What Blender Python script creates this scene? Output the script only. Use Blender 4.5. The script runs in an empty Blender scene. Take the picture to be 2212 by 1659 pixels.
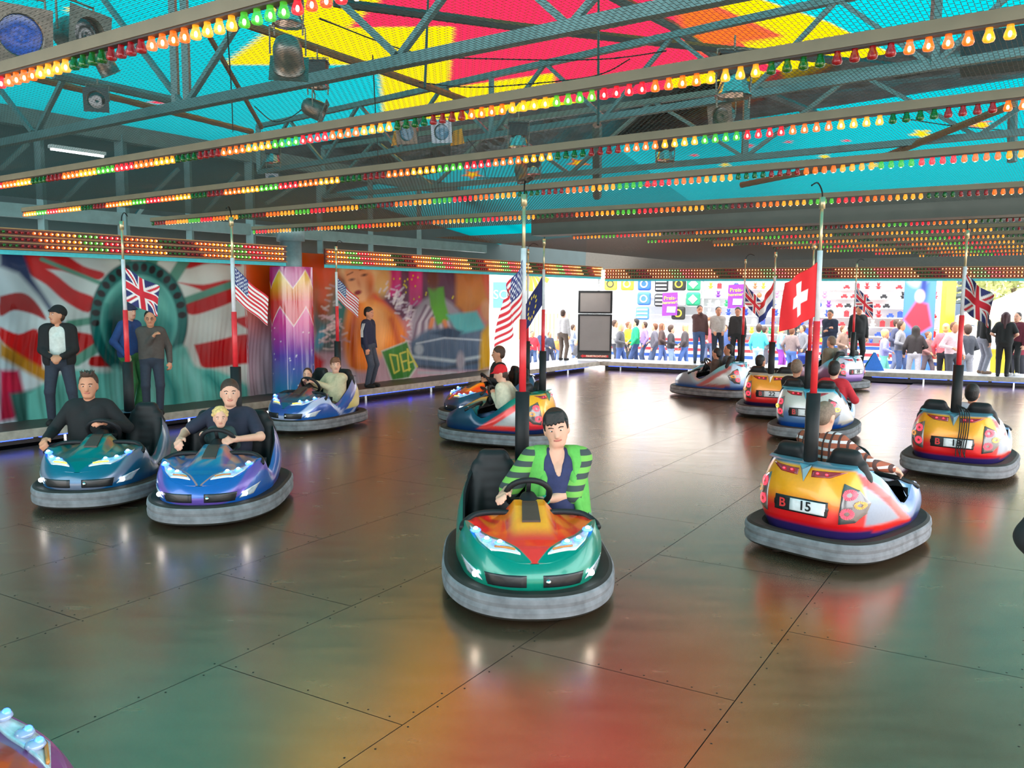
import bpy, math, random
import numpy as np
random.seed(7); np.random.seed(7)
sc = bpy.context.scene
COL = sc.collection
# ------------------------------------------------------------------ camera
W, H, F = 2212, 1659, 1770.0
PITCH, ROLL, CZ = math.radians(6.1), math.radians(0.4), 2.15
cd = bpy.data.cameras.new('camera'); cam = bpy.data.objects.new('camera', cd); COL.objects.link(cam)
cd.sensor_fit = 'HORIZONTAL'; cd.sensor_width = 36.0; cd.lens = 36.0 * F / W; cd.clip_end = 300
cam.location = (0, 0, CZ)
from mathutils import Matrix, Vector
cam.rotation_euler = (Matrix.Rotation(math.pi/2 - PITCH, 3, 'X') @ Matrix.Rotation(ROLL, 3, 'Z')).to_euler()
sc.camera = cam
# ------------------------------------------------------------------ light
sc.view_settings.view_transform = 'Standard'
try: sc.view_settings.look = 'None'
except Exception: pass
sc.view_settings.gamma = 1.0; sc.view_settings.use_curve_mapping = False
sc.view_settings.exposure = 0.0
wd = bpy.data.worlds.new('overcast_sky'); sc.world = wd; wd.use_nodes = True
wn = wd.node_tree; bgn = wn.nodes['Background']
bgn.inputs[0].default_value = (0.93, 0.97, 1.0, 1); bgn.inputs[1].default_value = 6.2
sd = bpy.data.lights.new('sun_offscreen', 'SUN'); sd.energy = 7.0; sd.angle = math.radians(12); sd.color = (1, .96, .9)
sun = bpy.data.objects.new('sun_offscreen', sd); COL.objects.link(sun)
sun.rotation_euler = (math.radians(38), math.radians(-12), math.radians(-22))
# ------------------------------------------------------------------ pixel <-> place
CX, CY = W/2, H/2
cP, sP, cR, sR = math.cos(PITCH), math.sin(PITCH), math.cos(ROLL), math.sin(ROLL)
def ray(x, y):
    a, b = x-CX, CY-y
    a, b = a*cR - b*sR, a*sR + b*cR
    return np.array([a, F*cP + b*sP, -F*sP + b*cP])
def g(x, y, z=0.0):
    d = ray(x, y); t = (z-CZ)/d[2]; return np.array([d[0]*t, d[1]*t, z])
def at(x, y, Y):
    d = ray(x, y); t = Y/d[1]; return np.array([d[0]*t, Y, CZ+d[2]*t])
def onv(x, y, p, q):
    """ray against the vertical plane through plan points p, q"""
    d = ray(x, y); e = np.array(q[:2])-np.array(p[:2]); n = np.array([-e[1], e[0]])
    t = (np.array(p[:2])@n)/(d[:2]@n); return np.array([d[0]*t, d[1]*t, CZ+d[2]*t])
def pr(P):
    P = np.atleast_2d(np.asarray(P, float)); X, Y, Z = P[:, 0], P[:, 1], P[:, 2]-CZ
    f = Y*cP - Z*sP; u = Y*sP + Z*cP
    f = np.where(np.abs(f) < .05, .05, f)
    a, b = F*X/f, F*u/f
    a, b = a*cR + b*sR, -a*sR + b*cR
    return np.stack([CX+a, CY-b, f], 1)
def V3(*a): return np.array(a, float)
# ------------------------------------------------------------------ materials
MATS = {}
def srgb(r, g_, b):
    f = lambda c: (c/255)/12.92 if c/255 <= .04045 else ((c/255+.055)/1.055)**2.4
    return (f(r), f(g_), f(b))
def mat(name, col=(.5, .5, .5), rough=.5, metal=0., emit=None, es=0., coat=0., noise=.12, nscale=20., attr=None, trans=0., alpha=1., spec=.5, bump=0.):
    if name in MATS: return MATS[name]
    m = bpy.data.materials.new(name); m.use_nodes = True; nt = m.node_tree; b = nt.nodes['Principled BSDF']
    b.inputs['Roughness'].default_value = rough; b.inputs['Metallic'].default_value = metal
    b.inputs['Coat Weight'].default_value = coat; b.inputs['Coat Roughness'].default_value = .08
    b.inputs['Specular IOR Level'].default_value = spec
    if trans: b.inputs['Transmission Weight'].default_value = trans
    if alpha < 1: b.inputs['Alpha'].default_value = alpha
    if attr:
        a = nt.nodes.new('ShaderNodeAttribute'); a.attribute_name = attr; src = a.outputs['Color']
    else:
        rg = nt.nodes.new('ShaderNodeRGB'); rg.outputs[0].default_value = (*col, 1); src = rg.outputs[0]
    if noise > 0:
        tc = nt.nodes.new('ShaderNodeTexCoord'); nz = nt.nodes.new('ShaderNodeTexNoise')
        nz.inputs['Scale'].default_value = nscale; nz.inputs['Detail'].default_value = 3
        nt.links.new(tc.outputs['Object'], nz.inputs['Vector'])
        mr = nt.nodes.new('ShaderNodeMapRange'); mr.inputs['To Min'].default_value = 1-noise*1.6; mr.inputs['To Max'].default_value = 1+noise*1.6
        nt.links.new(nz.outputs['Fac'], mr.inputs['Value'])
        mx = nt.nodes.new('ShaderNodeVectorMath'); mx.operation = 'SCALE'
        nt.links.new(src, mx.inputs[0]); nt.links.new(mr.outputs[0], mx.inputs['Scale']); src2 = mx.outputs[0]
        if bump:
            bp = nt.nodes.new('ShaderNodeBump'); bp.inputs['Strength'].default_value = bump; bp.inputs['Distance'].default_value = .01
            nt.links.new(nz.outputs['Fac'], bp.inputs['Height']); nt.links.new(bp.outputs[0], b.inputs['Normal'])
    else: src2 = src
    nt.links.new(src2, b.inputs['Base Color'])
    if emit is not None:
        b.inputs['Emission Color'].default_value = (*emit, 1); b.inputs['Emission Strength'].default_value = es
    MATS[name] = m; return m
def stripes(name, c1, c2, axis='Z', period=.06, duty=.5, rough=.8, c3=None):
    """two colour bands along an object axis (c3: crossed bands, a plaid)"""
    if name in MATS: return MATS[name]
    m = mat(name, c1, rough); nt = m.node_tree; b = nt.nodes['Principled BSDF']
    tc = nt.nodes.new('ShaderNodeTexCoord'); sp = nt.nodes.new('ShaderNodeSeparateXYZ'); nt.links.new(tc.outputs['Object'], sp.inputs[0])
    def band(ax, per, du):
        a = nt.nodes.new('ShaderNodeMath'); a.operation = 'DIVIDE'; a.inputs[1].default_value = per; nt.links.new(sp.outputs[ax], a.inputs[0])
        f = nt.nodes.new('ShaderNodeMath'); f.operation = 'FRACT'; nt.links.new(a.outputs[0], f.inputs[0])
        l = nt.nodes.new('ShaderNodeMath'); l.operation = 'LESS_THAN'; l.inputs[1].default_value = du; nt.links.new(f.outputs[0], l.inputs[0]); return l.outputs[0]
    mx = nt.nodes.new('ShaderNodeMix'); mx.data_type = 'RGBA'; nt.links.new(band(axis, period, duty), mx.inputs[0])
    mx.inputs[6].default_value = (*c1, 1); mx.inputs[7].default_value = (*c2, 1); out = mx.outputs[2]
    if c3:
        m2 = nt.nodes.new('ShaderNodeMix'); m2.data_type = 'RGBA'; nt.links.new(band('Y', period*.9, .3), m2.inputs[0])
        m2.inputs[7].default_value = (*c3, 1); nt.links.new(out, m2.inputs[6]); out = m2.outputs[2]
    nt.links.new(out, b.inputs['Base Color']); return m
# ------------------------------------------------------------------ mesh helpers
class MB:
    """collects verts / faces (+ material slot per face, optional colour per vertex)"""
    def __init__(s): s.v = []; s.f = []; s.mi = []; s.c = []
    def add(s, vs, fs, mi=0, col=None):
        o = len(s.v); s.v += [tuple(map(float, p)) for p in vs]; s.f += [tuple(i+o for i in f) for f in fs]; s.mi += [mi]*len(fs)
        if col is not None: s.c += [tuple(c) for c in col]
        return s
    def box(s, c, d, R=None, mi=0):
        c = np.array(c, float); h = np.array(d, float)/2
        P = np.array([[x, y, z] for x in (-1, 1) for y in (-1, 1) for z in (-1, 1)])*h
        if R is not None: P = P@np.array(R).T
        return s.add(P+c, [(0, 1, 3, 2), (4, 6, 7, 5), (0, 4, 5, 1), (2, 3, 7, 6), (0, 2, 6, 4), (1, 5, 7, 3)], mi)
    def bar(s, a, b, w, h=None, up=(0, 0, 1), mi=0):
        a, b = np.array(a, float), np.array(b, float); h = h or w; d = b-a; L = np.linalg.norm(d); d /= L
        u = np.array(up, float)
        if abs(d@u) > .98: u = np.array([1., 0, 0])
        r = np.cross(d, u); r /= np.linalg.norm(r); u = np.cross(r, d)
        return s.box((a+b)/2, (L, w, h), np.stack([d, r, u], 1), mi)
    def tube(s, pts, r, n=8, mi=0, cap=True):
        pts = [np.array(p, float) for p in pts]; rs = r if hasattr(r, '__len__') else [r]*len(pts); vs = []; fs = []; prev = None
        for i, p in enumerate(pts):
            d = pts[min(i+1, len(pts)-1)]-pts[max(i-1, 0)]; d = d/(np.linalg.norm(d)+1e-9)
            u = np.array([0, 0, 1.]) if prev is None else prev
            if abs(d@u) > .95: u = np.array([1., 0, 0]) if prev is None else u
            x = np.cross(d, u); x /= np.linalg.norm(x)+1e-9; y = np.cross(x, d); prev = y
            for k in range(n): a = 2*math.pi*k/n; vs.append(p+rs[i]*(math.cos(a)*x+math.sin(a)*y))
        for i in range(len(pts)-1):
            for k in range(n): fs.append((i*n+k, (i+1)*n+k, (i+1)*n+(k+1) % n, i*n+(k+1) % n))
        if cap: fs.append(tuple(range(n))); fs.append(tuple((len(pts)-1)*n+k for k in reversed(range(n))))
        return s.add(vs, fs, mi)
    def lathe(s, prof, n=12, M=None, mi=0):
        """prof: (r, z) list; M: 4x4"""
        vs = [(r*math.cos(2*math.pi*k/n), r*math.sin(2*math.pi*k/n), z) for r, z in prof for k in range(n)]
        if M is not None: vs = [tuple(M@Vector(v)) for v in vs]
        fs = [(i*n+k, i*n+(k+1) % n, (i+1)*n+(k+1) % n, (i+1)*n+k) for i in range(len(prof)-1) for k in range(n)]
        return s.add(vs, fs, mi)
    def ball(s, c, r, n=10, m=6, R=None, mi=0):
        c = np.array(c, float); r = np.array([r]*3 if np.isscalar(r) else r, float); vs = []
        for i in range(m+1):
            th = math.pi*i/m
            for k in range(n): ph = 2*math.pi*k/n; vs.append((math.sin(th)*math.cos(ph), math.sin(th)*math.sin(ph), math.cos(th)))
        vs = np.array(vs)*r
        if R is not None: vs = vs@np.array(R).T
        fs = [(i*n+k, (i+1)*n+k, (i+1)*n+(k+1) % n, i*n+(k+1) % n) for i in range(m) for k in range(n)]
        return s.add(vs+c, fs, mi)
    def prism(s, poly, o, x, y, t, mi=0):
        """extrude a 2D polygon (ccw in x,y axes) by vector t"""
        o, x, y, t = [np.array(k, float) for k in (o, x, y, t)]; n = len(poly)
        a = [o+p[0]*x+p[1]*y for p in poly]; b = [q+t for q in a]
        return s.add(a+b, [tuple(reversed(range(n))), tuple(range(n, 2*n))]+[(i, (i+1) % n, n+(i+1) % n, n+i) for i in range(n)], mi)
    def grid(s, P, mi=0, col=None, closed=False):
        """P: (n, m, 3)"""
        n, m = P.shape[:2]; mm = m if closed else m-1
        fs = [(i*m+j, i*m+(j+1) % m, (i+1)*m+(j+1) % m, (i+1)*m+j) for i in range(n-1) for j in range(mm)]
        return s.add(P.reshape(-1, 3), fs, mi, None if col is None else col.reshape(-1, 3))
    def mesh(s, name, mats, smooth=False):
        me = bpy.data.meshes.new(name); me.from_pydata(s.v, [], s.f)
        for m in (mats if isinstance(mats, (list, tuple)) else [mats]): me.materials.append(m)
        me.polygons.foreach_set('material_index', s.mi)
        if smooth: me.polygons.foreach_set('use_smooth', [True]*len(s.f))
        if s.c and len(s.c) == len(s.v): setcol(me, np.array(s.c))
        me.update(); return me
    def build(s, name, mats, parent=None, smooth=False, **k):
        return obj(name, s.mesh(name, mats, smooth), parent, **k)
def setcol(me, c):
    a = me.color_attributes.new('Col', 'FLOAT_COLOR', 'POINT')
    a.data.foreach_set('color', np.concatenate([c, np.ones((len(c), 1))], 1).astype(np.float32).ravel())
def obj(name, data=None, parent=None, loc=None, rz=0., label=None, cat=None, group=None, kind=None):
    o = bpy.data.objects.new(name, data); COL.objects.link(o)
    if parent is not None: o.parent = parent
    if loc is not None: o.location = tuple(map(float, loc))
    if rz: o.rotation_euler = (0, 0, rz)
    if label: o['label'] = label
    if cat: o['category'] = cat
    if group: o['group'] = group
    if kind: o['kind'] = kind
    return o
def text_mesh(txt, size, mats, extrude=.002, align='CENTER', bold=0.):
    cu = bpy.data.curves.new('lettering', 'FONT'); cu.body = txt; cu.size = size; cu.extrude = extrude; cu.align_x = align; cu.align_y = 'CENTER'; cu.resolution_u = 3; cu.offset = bold
    t = bpy.data.objects.new('lettering', cu); TMP.collection.objects.link(t)
    TMP.view_layers[0].update()
    dg = TMP.view_layers[0].depsgraph; dg.update()
    me = bpy.data.meshes.new_from_object(t.evaluated_get(dg)); me.materials.clear(); me.materials.append(mats)
    TMP.collection.objects.unlink(t); bpy.data.objects.remove(t); bpy.data.curves.remove(cu); return me
TMP = bpy.data.scenes.new('workbench')
def frame(o, x, z):
    """matrix: local x -> x, local y -> z-ish up, local z -> outward normal"""
    x = Vector(x).normalized(); y = Vector(z); n = x.cross(y).normalized(); y = n.cross(x)
    M = Matrix((x, y, n)).transposed().to_4x4(); M.translation = Vector(o); return M
# ------------------------------------------------------------------ painting (colour per vertex, for printed and airbrushed surfaces)
def pdist(Q, poly):
    """signed distance (neg inside) of points Q (n,2) to polygon"""
    P = np.array(poly, float); d = np.full(len(Q), 1e9); ins = np.zeros(len(Q), bool)
    for i in range(len(P)):
        a, b = P[i], P[(i+1) % len(P)]; e = b-a; w = Q-a
        t = np.clip((w@e)/(e@e+1e-12), 0, 1); d = np.minimum(d, ((w-t[:, None]*e)**2).sum(1))
        c = (a[1] > Q[:, 1]) != (b[1] > Q[:, 1]); xx = a[0]+(Q[:, 1]-a[1])*(b[0]-a[0])/((b[1]-a[1]) if abs(b[1]-a[1]) > 1e-12 else 1e-12)
        ins ^= c & (Q[:, 0] < xx)
    d = np.sqrt(d); return np.where(ins, -d, d)
class Paint:
    def __init__(s, Q, base): s.Q = Q; s.C = np.tile(np.array(base, float), (len(Q), 1))
    def mix(s, m, col):
        m = np.clip(m, 0, 1)[:, None]; s.C = s.C*(1-m)+np.array(col)*m if not callable(col) else s.C*(1-m)+col(s.Q)*m; return s
    def poly(s, pts, col, soft=1.5): return s.mix(.5-pdist(s.Q, pts)/(2*soft), col)
    def ell(s, c, r, col, soft=1.5, ang=0.):
        q = s.Q-np.array(c); ca, sa = math.cos(ang), math.sin(ang); q = np.stack([q[:, 0]*ca+q[:, 1]*sa, -q[:, 0]*sa+q[:, 1]*ca], 1)
        d = np.sqrt((q[:, 0]/r[0])**2+(q[:, 1]/r[1])**2)-1; return s.mix(.5-d*min(r)/(2*soft), col)
    def line(s, pts, w, col, soft=1.5):
        d = np.full(len(s.Q), 1e9); P = np.array(pts, float)
        for a, b in zip(P[:-1], P[1:]):
            e = b-a; v = s.Q-a; t = np.clip((v@e)/(e@e+1e-12), 0, 1); d = np.minimum(d, np.sqrt(((v-t[:, None]*e)**2).sum(1)))
        return s.mix(.5-(d-w/2)/(2*soft), col)
def vgrad(stops, ax=1):
    xs = [a for a, _ in stops]; cs = np.array([c for _, c in stops])
    return lambda Q: np.stack([np.interp(Q[:, ax], xs, cs[:, i]) for i in range(3)], 1)
def spline(pts, n=8):
    """closed-free Catmull-Rom through points"""
    P = [np.array(p, float) for p in pts]; P = [P[0]]+P+[P[-1]]; out = []
    for i in range(1, len(P)-2):
        for k in range(n):
            t = k/n; a, b, c, d = P[i-1:i+3]
            out.append(.5*((2*b)+(c-a)*t+(2*a-5*b+4*c-d)*t*t+(-a+3*b-3*c+d)*t**3))
    out.append(P[-2]); return out
# ------------------------------------------------------------------ smooth bodies: distance fields -> surface
def _cone(X, a, b, ra, rb):
    ba = b-a; l2 = ba@ba+1e-9
    t = np.clip(((X[0]-a[0])*ba[0]+(X[1]-a[1])*ba[1]+(X[2]-a[2])*ba[2])/l2, 0, 1)
    return np.sqrt((X[0]-a[0]-t*ba[0])**2+(X[1]-a[1]-t*ba[1])**2+(X[2]-a[2]-t*ba[2])**2)-(ra+(rb-ra)*t)
def _ell(X, c, r, R):
    d = [X[i]-c[i] for i in range(3)]
    if R is not None: d = [sum(R[j][i]*d[j] for j in range(3)) for i in range(3)]
    k0 = np.sqrt(sum((d[i]/r[i])**2 for i in range(3))); k1 = np.sqrt(sum((d[i]/(r[i]*r[i]))**2 for i in range(3)))+1e-9
    return k0*(k0-1)/k1
def pd(p, X): return _cone(X, p[1], p[2], p[3], p[4]) if p[0] == 'c' else _ell(X, p[1], p[2], p[3])
def pbox(p):
    if p[0] == 'c': r = max(p[3], p[4]); return np.minimum(p[1], p[2])-r, np.maximum(p[1], p[2])+r
    r = max(p[2]); return p[1]-r, p[1]+r
def surf(prims, h, k=.03, cuts=()):
    lo = np.min([pbox(p)[0] for p in prims], 0)-3*h; hi = np.max([pbox(p)[1] for p in prims], 0)+3*h
    n = np.ceil((hi-lo)/h).astype(int)+1; D = np.full(n, 1.0, np.float32); ax = [lo[i]+h*np.arange(n[i]) for i in range(3)]
    def block(p, m):
        a, b = pbox(p); i0 = np.clip(((a-m-lo)/h).astype(int), 0, n-1); i1 = np.clip(np.ceil((b+m-lo)/h).astype(int)+1, 1, n)
        sl = tuple(slice(i0[i], i1[i]) for i in range(3)); X = np.meshgrid(*[ax[i][sl[i]] for i in range(3)], indexing='ij', sparse=True); return sl, X
    for p in prims:
        sl, X = block(p, k+2*h); b = pd(p, X); a = D[sl]; hh = np.clip(.5+.5*(b-a)/k, 0, 1); D[sl] = b+(a-b)*hh-k*hh*(1-hh)
    for p in cuts:
        sl, X = block(p, 2*h); D[sl] = np.maximum(D[sl], -pd(p, X))
    S = D < 0; nx, ny, nz = D.shape; acc = np.zeros((nx-1, ny-1, nz-1, 3), np.float32); cnt = np.zeros((nx-1, ny-1, nz-1), np.float32); quads = []
    E = []
    for axn in range(3):
        s0 = [slice(None)]*3; s1 = [slice(None)]*3; s0[axn] = slice(None, -1); s1[axn] = slice(1, None)
        m = S[tuple(s0)] != S[tuple(s1)]; I = np.argwhere(m); va = D[tuple(s0)][m]; vb = D[tuple(s1)][m]; t = va/(va-vb)
        P = I.astype(np.float32); P[:, axn] += t; o = [i for i in range(3) if i != axn]
        ok = np.ones(len(I), bool)
        for q in o: ok &= (I[:, q] >= 1) & (I[:, q] < D.shape[q]-1)
        I, P, sg = I[ok], P[ok], (va < 0)[ok]; cells = []
        for d0, d1 in ((-1, -1), (0, -1), (0, 0), (-1, 0)):
            c = I.copy(); c[:, o[0]] += d0; c[:, o[1]] += d1; cells.append(c)
            np.add.at(acc, (c[:, 0], c[:, 1], c[:, 2]), P); np.add.at(cnt, (c[:, 0], c[:, 1], c[:, 2]), 1)
        E.append((cells, sg if axn != 1 else ~sg))
    act = cnt > 0; idx = np.full(cnt.shape, -1, int); idx[act] = np.arange(act.sum())
    V = acc[act]/cnt[act][:, None]*h+lo
    for cells, sg in E:
        q = np.stack([idx[c[:, 0], c[:, 1], c[:, 2]] for c in cells], 1); q[~sg] = q[~sg][:, ::-1]; quads.append(q)
    return V, np.concatenate(quads)
def np_mesh(name, V, Q, mats, mi=None, smooth=True):
    me = bpy.data.meshes.new(name); nv, nq = len(V), len(Q)
    me.vertices.add(nv); me.vertices.foreach_set('co', np.asarray(V, np.float32).ravel())
    me.loops.add(nq*4); me.loops.foreach_set('vertex_index', np.asarray(Q, np.int32).ravel())
    me.polygons.add(nq); me.polygons.foreach_set('loop_start', np.arange(nq, dtype=np.int32)*4)
    for m in (mats if isinstance(mats, (list, tuple)) else [mats]): me.materials.append(m)
    if mi is not None: me.polygons.foreach_set('material_index', np.asarray(mi, np.int32))
    if smooth: me.polygons.foreach_set('use_smooth', np.ones(nq, bool))
    me.update(calc_edges=True); return me
def grid_np(name, P, mats, col=None, smooth=True):
    n, m = P.shape[:2]; i, j = np.meshgrid(np.arange(n-1), np.arange(m-1), indexing='ij'); a = (i*m+j).ravel()
    me = np_mesh(name, P.reshape(-1, 3), np.stack([a, a+1, a+m+1, a+m], 1), mats, smooth=smooth)
    if col is not None: setcol(me, col.reshape(-1, 3))
    return me
# ================================================================== THE SETTING
L0, LC = V3(-6.8, 11.3), V3(2.6, 24.2)            # left edge of the driving floor -> its far corner (plan)
L0, LC = L0[:2], LC[:2]
Ld = (LC-L0)/np.linalg.norm(LC-L0); Ln = V3(-Ld[1], Ld[0], 0)[:2]
LL = np.linalg.norm(LC-L0)
FR = np.array([17.6, 17.85]); Fd = (FR-LC)/np.linalg.norm(FR-LC); Fn = np.array([-Fd[1], Fd[0]])
def lp(s, o, z): p = L0+Ld*s+Ln*o; return V3(p[0], p[1], z)
def fp(s, o, z): p = LC+Fd*s+Fn*o; return V3(p[0], p[1], z)
STEEL = mat('painted_steel_grey_green', srgb(92, 118, 118), .45, .2, noise=.2, nscale=6)
STEELD = mat('dark_painted_steel', srgb(52, 62, 62), .5, .2, noise=.2, nscale=6)
BROWN = mat('weathered_brown_bar', srgb(120, 82, 48), .6, noise=.25, nscale=5)
RAILM = mat('taupe_painted_rail', srgb(122, 106, 84), .55, noise=.12, nscale=8)
BLACK = mat('black_rubber', (.010, .010, .011), .55, noise=.3, nscale=14, spec=.3)
CHROME = mat('worn_chrome', (.6, .6, .6), .25, 1.0, noise=.2, nscale=10)
WHITE = mat('white_paint', (.8, .8, .8), .5, noise=.05)
# ---- outdoor ground
m = MB(); m.add([(-70, -40, -.4), (80, -40, -.4), (80, 110, -.4), (-70, 110, -.4)], [(0, 1, 2, 3)])
m.build('ground', mat('pale_asphalt', (.42, .41, .40), .85, noise=.2, nscale=1.5), kind='structure')
# ---- driving floor: a dark base and steel plates laid in strips
def floor_material():
    m = bpy.data.materials.new('worn_steel_floor'); m.use_nodes = True; nt = m.node_tree; b = nt.nodes['Principled BSDF']
    tc = nt.nodes.new('ShaderNodeTexCoord'); gm = nt.nodes.new('ShaderNodeNewGeometry')
    mp = nt.nodes.new('ShaderNodeMapping'); mp.inputs['Rotation'].default_value = (0, 0, .5); mp.inputs['Scale'].default_value = (1.2, 4.5, 1)
    nt.links.new(gm.outputs['Position'], mp.inputs[0])
    n1 = nt.nodes.new('ShaderNodeTexNoise'); n1.inputs['Scale'].default_value = 1.6; n1.inputs['Detail'].default_value = 3; nt.links.new(mp.outputs[0], n1.inputs[0])
    n2 = nt.nodes.new('ShaderNodeTexNoise'); n2.inputs['Scale'].default_value = 26; n2.inputs['Detail'].default_value = 3; nt.links.new(mp.outputs[0], n2.inputs[0])
    cr = nt.nodes.new('ShaderNodeValToRGB'); e = cr.color_ramp.elements
    e[0].position, e[0].color = .25, (.345, .222, .138, 1); e[1].position, e[1].color = .72, (.425, .285, .18, 1); nt.links.new(n1.outputs[0], cr.inputs[0])
    mr = nt.nodes.new('ShaderNodeMapRange'); mr.inputs[1].default_value = .3; mr.inputs[2].default_value = .7; mr.inputs[3].default_value = .90; mr.inputs[4].default_value = 1.08; nt.links.new(n2.outputs[0], mr.inputs[0])
    vm = nt.nodes.new('ShaderNodeVectorMath'); vm.operation = 'SCALE'; nt.links.new(cr.outputs[0], vm.inputs[0]); nt.links.new(mr.outputs[0], vm.inputs['Scale'])
    nt.links.new(vm.outputs[0], b.inputs['Base Color'])
    r = nt.nodes.new('ShaderNodeMapRange'); r.inputs[1].default_value = .3; r.inputs[2].default_value = .7; r.inputs[3].default_value = .235; r.inputs[4].default_value = .275; nt.links.new(n1.outputs[0], r.inputs[0]); nt.links.new(r.outputs[0], b.inputs['Roughness'])
    b.inputs['Metallic'].default_value = .86; b.inputs['Specular IOR Level'].default_value = .6; return m
FLOORM = floor_material()
eA, eB = np.array([math.cos(math.radians(-29.5)), math.sin(math.radians(-29.5))]), np.array([math.cos(math.radians(57.5)), math.sin(math.radians(57.5))])
OF = np.array([-.54, 3.92]); PW, PL = 1.33, 2.2
def flp(a, b, z=0.): p = OF+eA*a+eB*b; return V3(p[0], p[1], z)
m = MB(); c4 = [lp(-16, .6, -.03), lp(LL+.2, .6, -.03), fp(20, .4, -.03), V3(14, -8, -.03), V3(-14, -8, -.03)]
m.add(c4, [tuple(reversed(range(5)))]); m.add([p-V3(0, 0, .2) for p in c4], [tuple(range(5))])
FLOOR = m.build('floor', mat('dark_floor_base', (.006, .006, .006), .9, spec=.05), kind='structure')
pm = MB(); gw = .0028; e = .0
cs = [(gw, gw), (PW-gw, gw), (PW-gw, PL-gw), (gw, PL-gw)]; ci = [(gw+e, gw+e), (PW-gw-e, gw+e), (PW-gw-e, PL-gw-e), (gw+e, PL-gw-e)]
P2 = lambda a, b, z: (eA[0]*a+eB[0]*b, eA[1]*a+eB[1]*b, z)
pm.add([P2(*q, -.02) for q in cs]+[P2(*q, 0.) for q in cs], [(4, 5, 6, 7)]); pm.add([P2(*q, -.02) for q in cs]+[P2(*q, 0.) for q in cs], [(i, (i+1) % 4, 4+(i+1) % 4, 4+i) for i in range(4)], 1)
PLM = pm.mesh('floor_plate', [FLOORM, mat('plate_edge', (.02, .018, .016), .9, spec=.1)]); bolts = MB(); DISC = [(math.cos(math.pi*k/3), math.sin(math.pi*k/3)) for k in range(6)]
for i in range(-10, 12):
    off = 1.1*(i % 2) if True else 0
    off = [0, 1.1][(i+1) % 2]
    for j in range(-7, 13):
        c = flp((i+.5)*PW, (j+.5)*PL+off)[:2]
        if (c-L0)@Ln > .6 or (c-LC)@Fn > .6 or c[1] < -5 or c[0] > 15 or (c-L0)@Ld < -15: continue
        obj('floor_plate', PLM, FLOOR, loc=flp(i*PW, j*PL+off))
        if c[1] < 11 and abs(c[0]) < c[1]*.75+2:
            for k in range(9):
                for q in [(i*PW+.035, (j+.06+k*.11)*PL+off), ((i+1)*PW-.035, (j+.06+k*.11)*PL+off)]+([(i*PW+.1+k*.14, j*PL+off+.035)] if k < 9 else []):
                    if random.random() < .75:
                        p = flp(*q, .0006); bolts.add([p+V3(.006*x, .006*y, 0) for x, y in DISC], [tuple(range(6))])
bolts.build('bolt_heads', mat('dark_bolt', (.025, .022, .02), .9, spec=.05), FLOOR, kind='stuff')
# ---- raised walkways
PLANK = mat('scuffed_wood_edge', srgb(150, 142, 132), .7, noise=.35, nscale=9)
DECK = mat('dark_checker_deck', srgb(74, 68, 62), .5, .3, noise=.2, nscale=12)
DECKA = mat('pale_aluminium_deck', srgb(190, 192, 198), .35, .6, noise=.15, nscale=30)
BLUELED = mat('blue_led_strip', (.1, .2, 1), .3, emit=(.03, .09, 1.0), es=2.6, noise=0)
m = MB()
def slab(m, a, b, c, d, z0, z1, mi=0):
    P = [np.array(q[:2]) for q in (a, b, c, d)]; m.add([(*q, z0) for q in P]+[(*q, z1) for q in P], [(3, 2, 1, 0), (4, 5, 6, 7)]+[(i, (i+1) % 4, 4+(i+1) % 4, 4+i) for i in range(4)], mi)
slab(m, lp(-14, .015, 0), lp(11.75, .015, 0), lp(11.75, .95, 0), lp(-14, .95, 0), .15, .25)
WALK = m.build('walkway_deck', DECK, kind='structure')
m = MB(); slab(m, lp(11.75, .015, 0), lp(LL, .015, 0), lp(LL+1.4, 1.3, 0), lp(11.75, 1.3, 0), .15, .25); DK2 = m.build('walkway_deck', DECKA, kind='structure')
m = MB(); slab(m, fp(0, .015, 0), fp(19, .015, 0), fp(19, 1.3, 0), fp(0, 1.3, 0), .15, .25); DK3 = m.build('walkway_deck', DECKA, kind='structure')
for par, fn, s0, s1, mt in ((WALK, lp, -14, 11.75, PLANK), (DK2, lp, 11.75, LL, PLANK), (DK3, fp, 0, 19, PLANK)):
    m = MB(); m.bar(fn(s0, 0, .195), fn(s1, 0, .195), .03, .12); m.build('edge_board', mt, par)
    m = MB(); m.bar(fn(s0, .55, .04), fn(s1, .55, .04), .03, .22); m.build('light_block_panel', DECK, par)  # added board, blocks the bright outside light in the gap below the deck
    s = s0+.6
    while s < s1:
        m = MB(); m.bar(fn(s, .1, -.02), fn(s, .1, .15), .04); m.build('foot_post', CHROME, par); s += 2.0
for par, fn, xs in ((WALK, lp, [(0, 952), (150, 945), (405, 900), (700, 868), (800, 849), (860, 838), (910, 829), (985, 822)]), (DK2, lp, [(1160, 803), (1218, 796), (1255, 790)]), (DK3, fp, [(1345, 790), (1410, 793), (1475, 795), (1545, 799), (1760, 803), (1922, 815), (2006, 818), (2093, 822), (2185, 826)])):
    for x, y in xs:
        p = onv(x, y, fn(0, .05, 0), fn(5, .05, 0)); q = (fn(1, 0, 0)-fn(0, 0, 0)); m = MB()
        m.bar(V3(p[0], p[1], .125)-q*.42, V3(p[0], p[1], .125)+q*.42, .04, .022); m.build('blue_light_bar', BLUELED, par)
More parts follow.
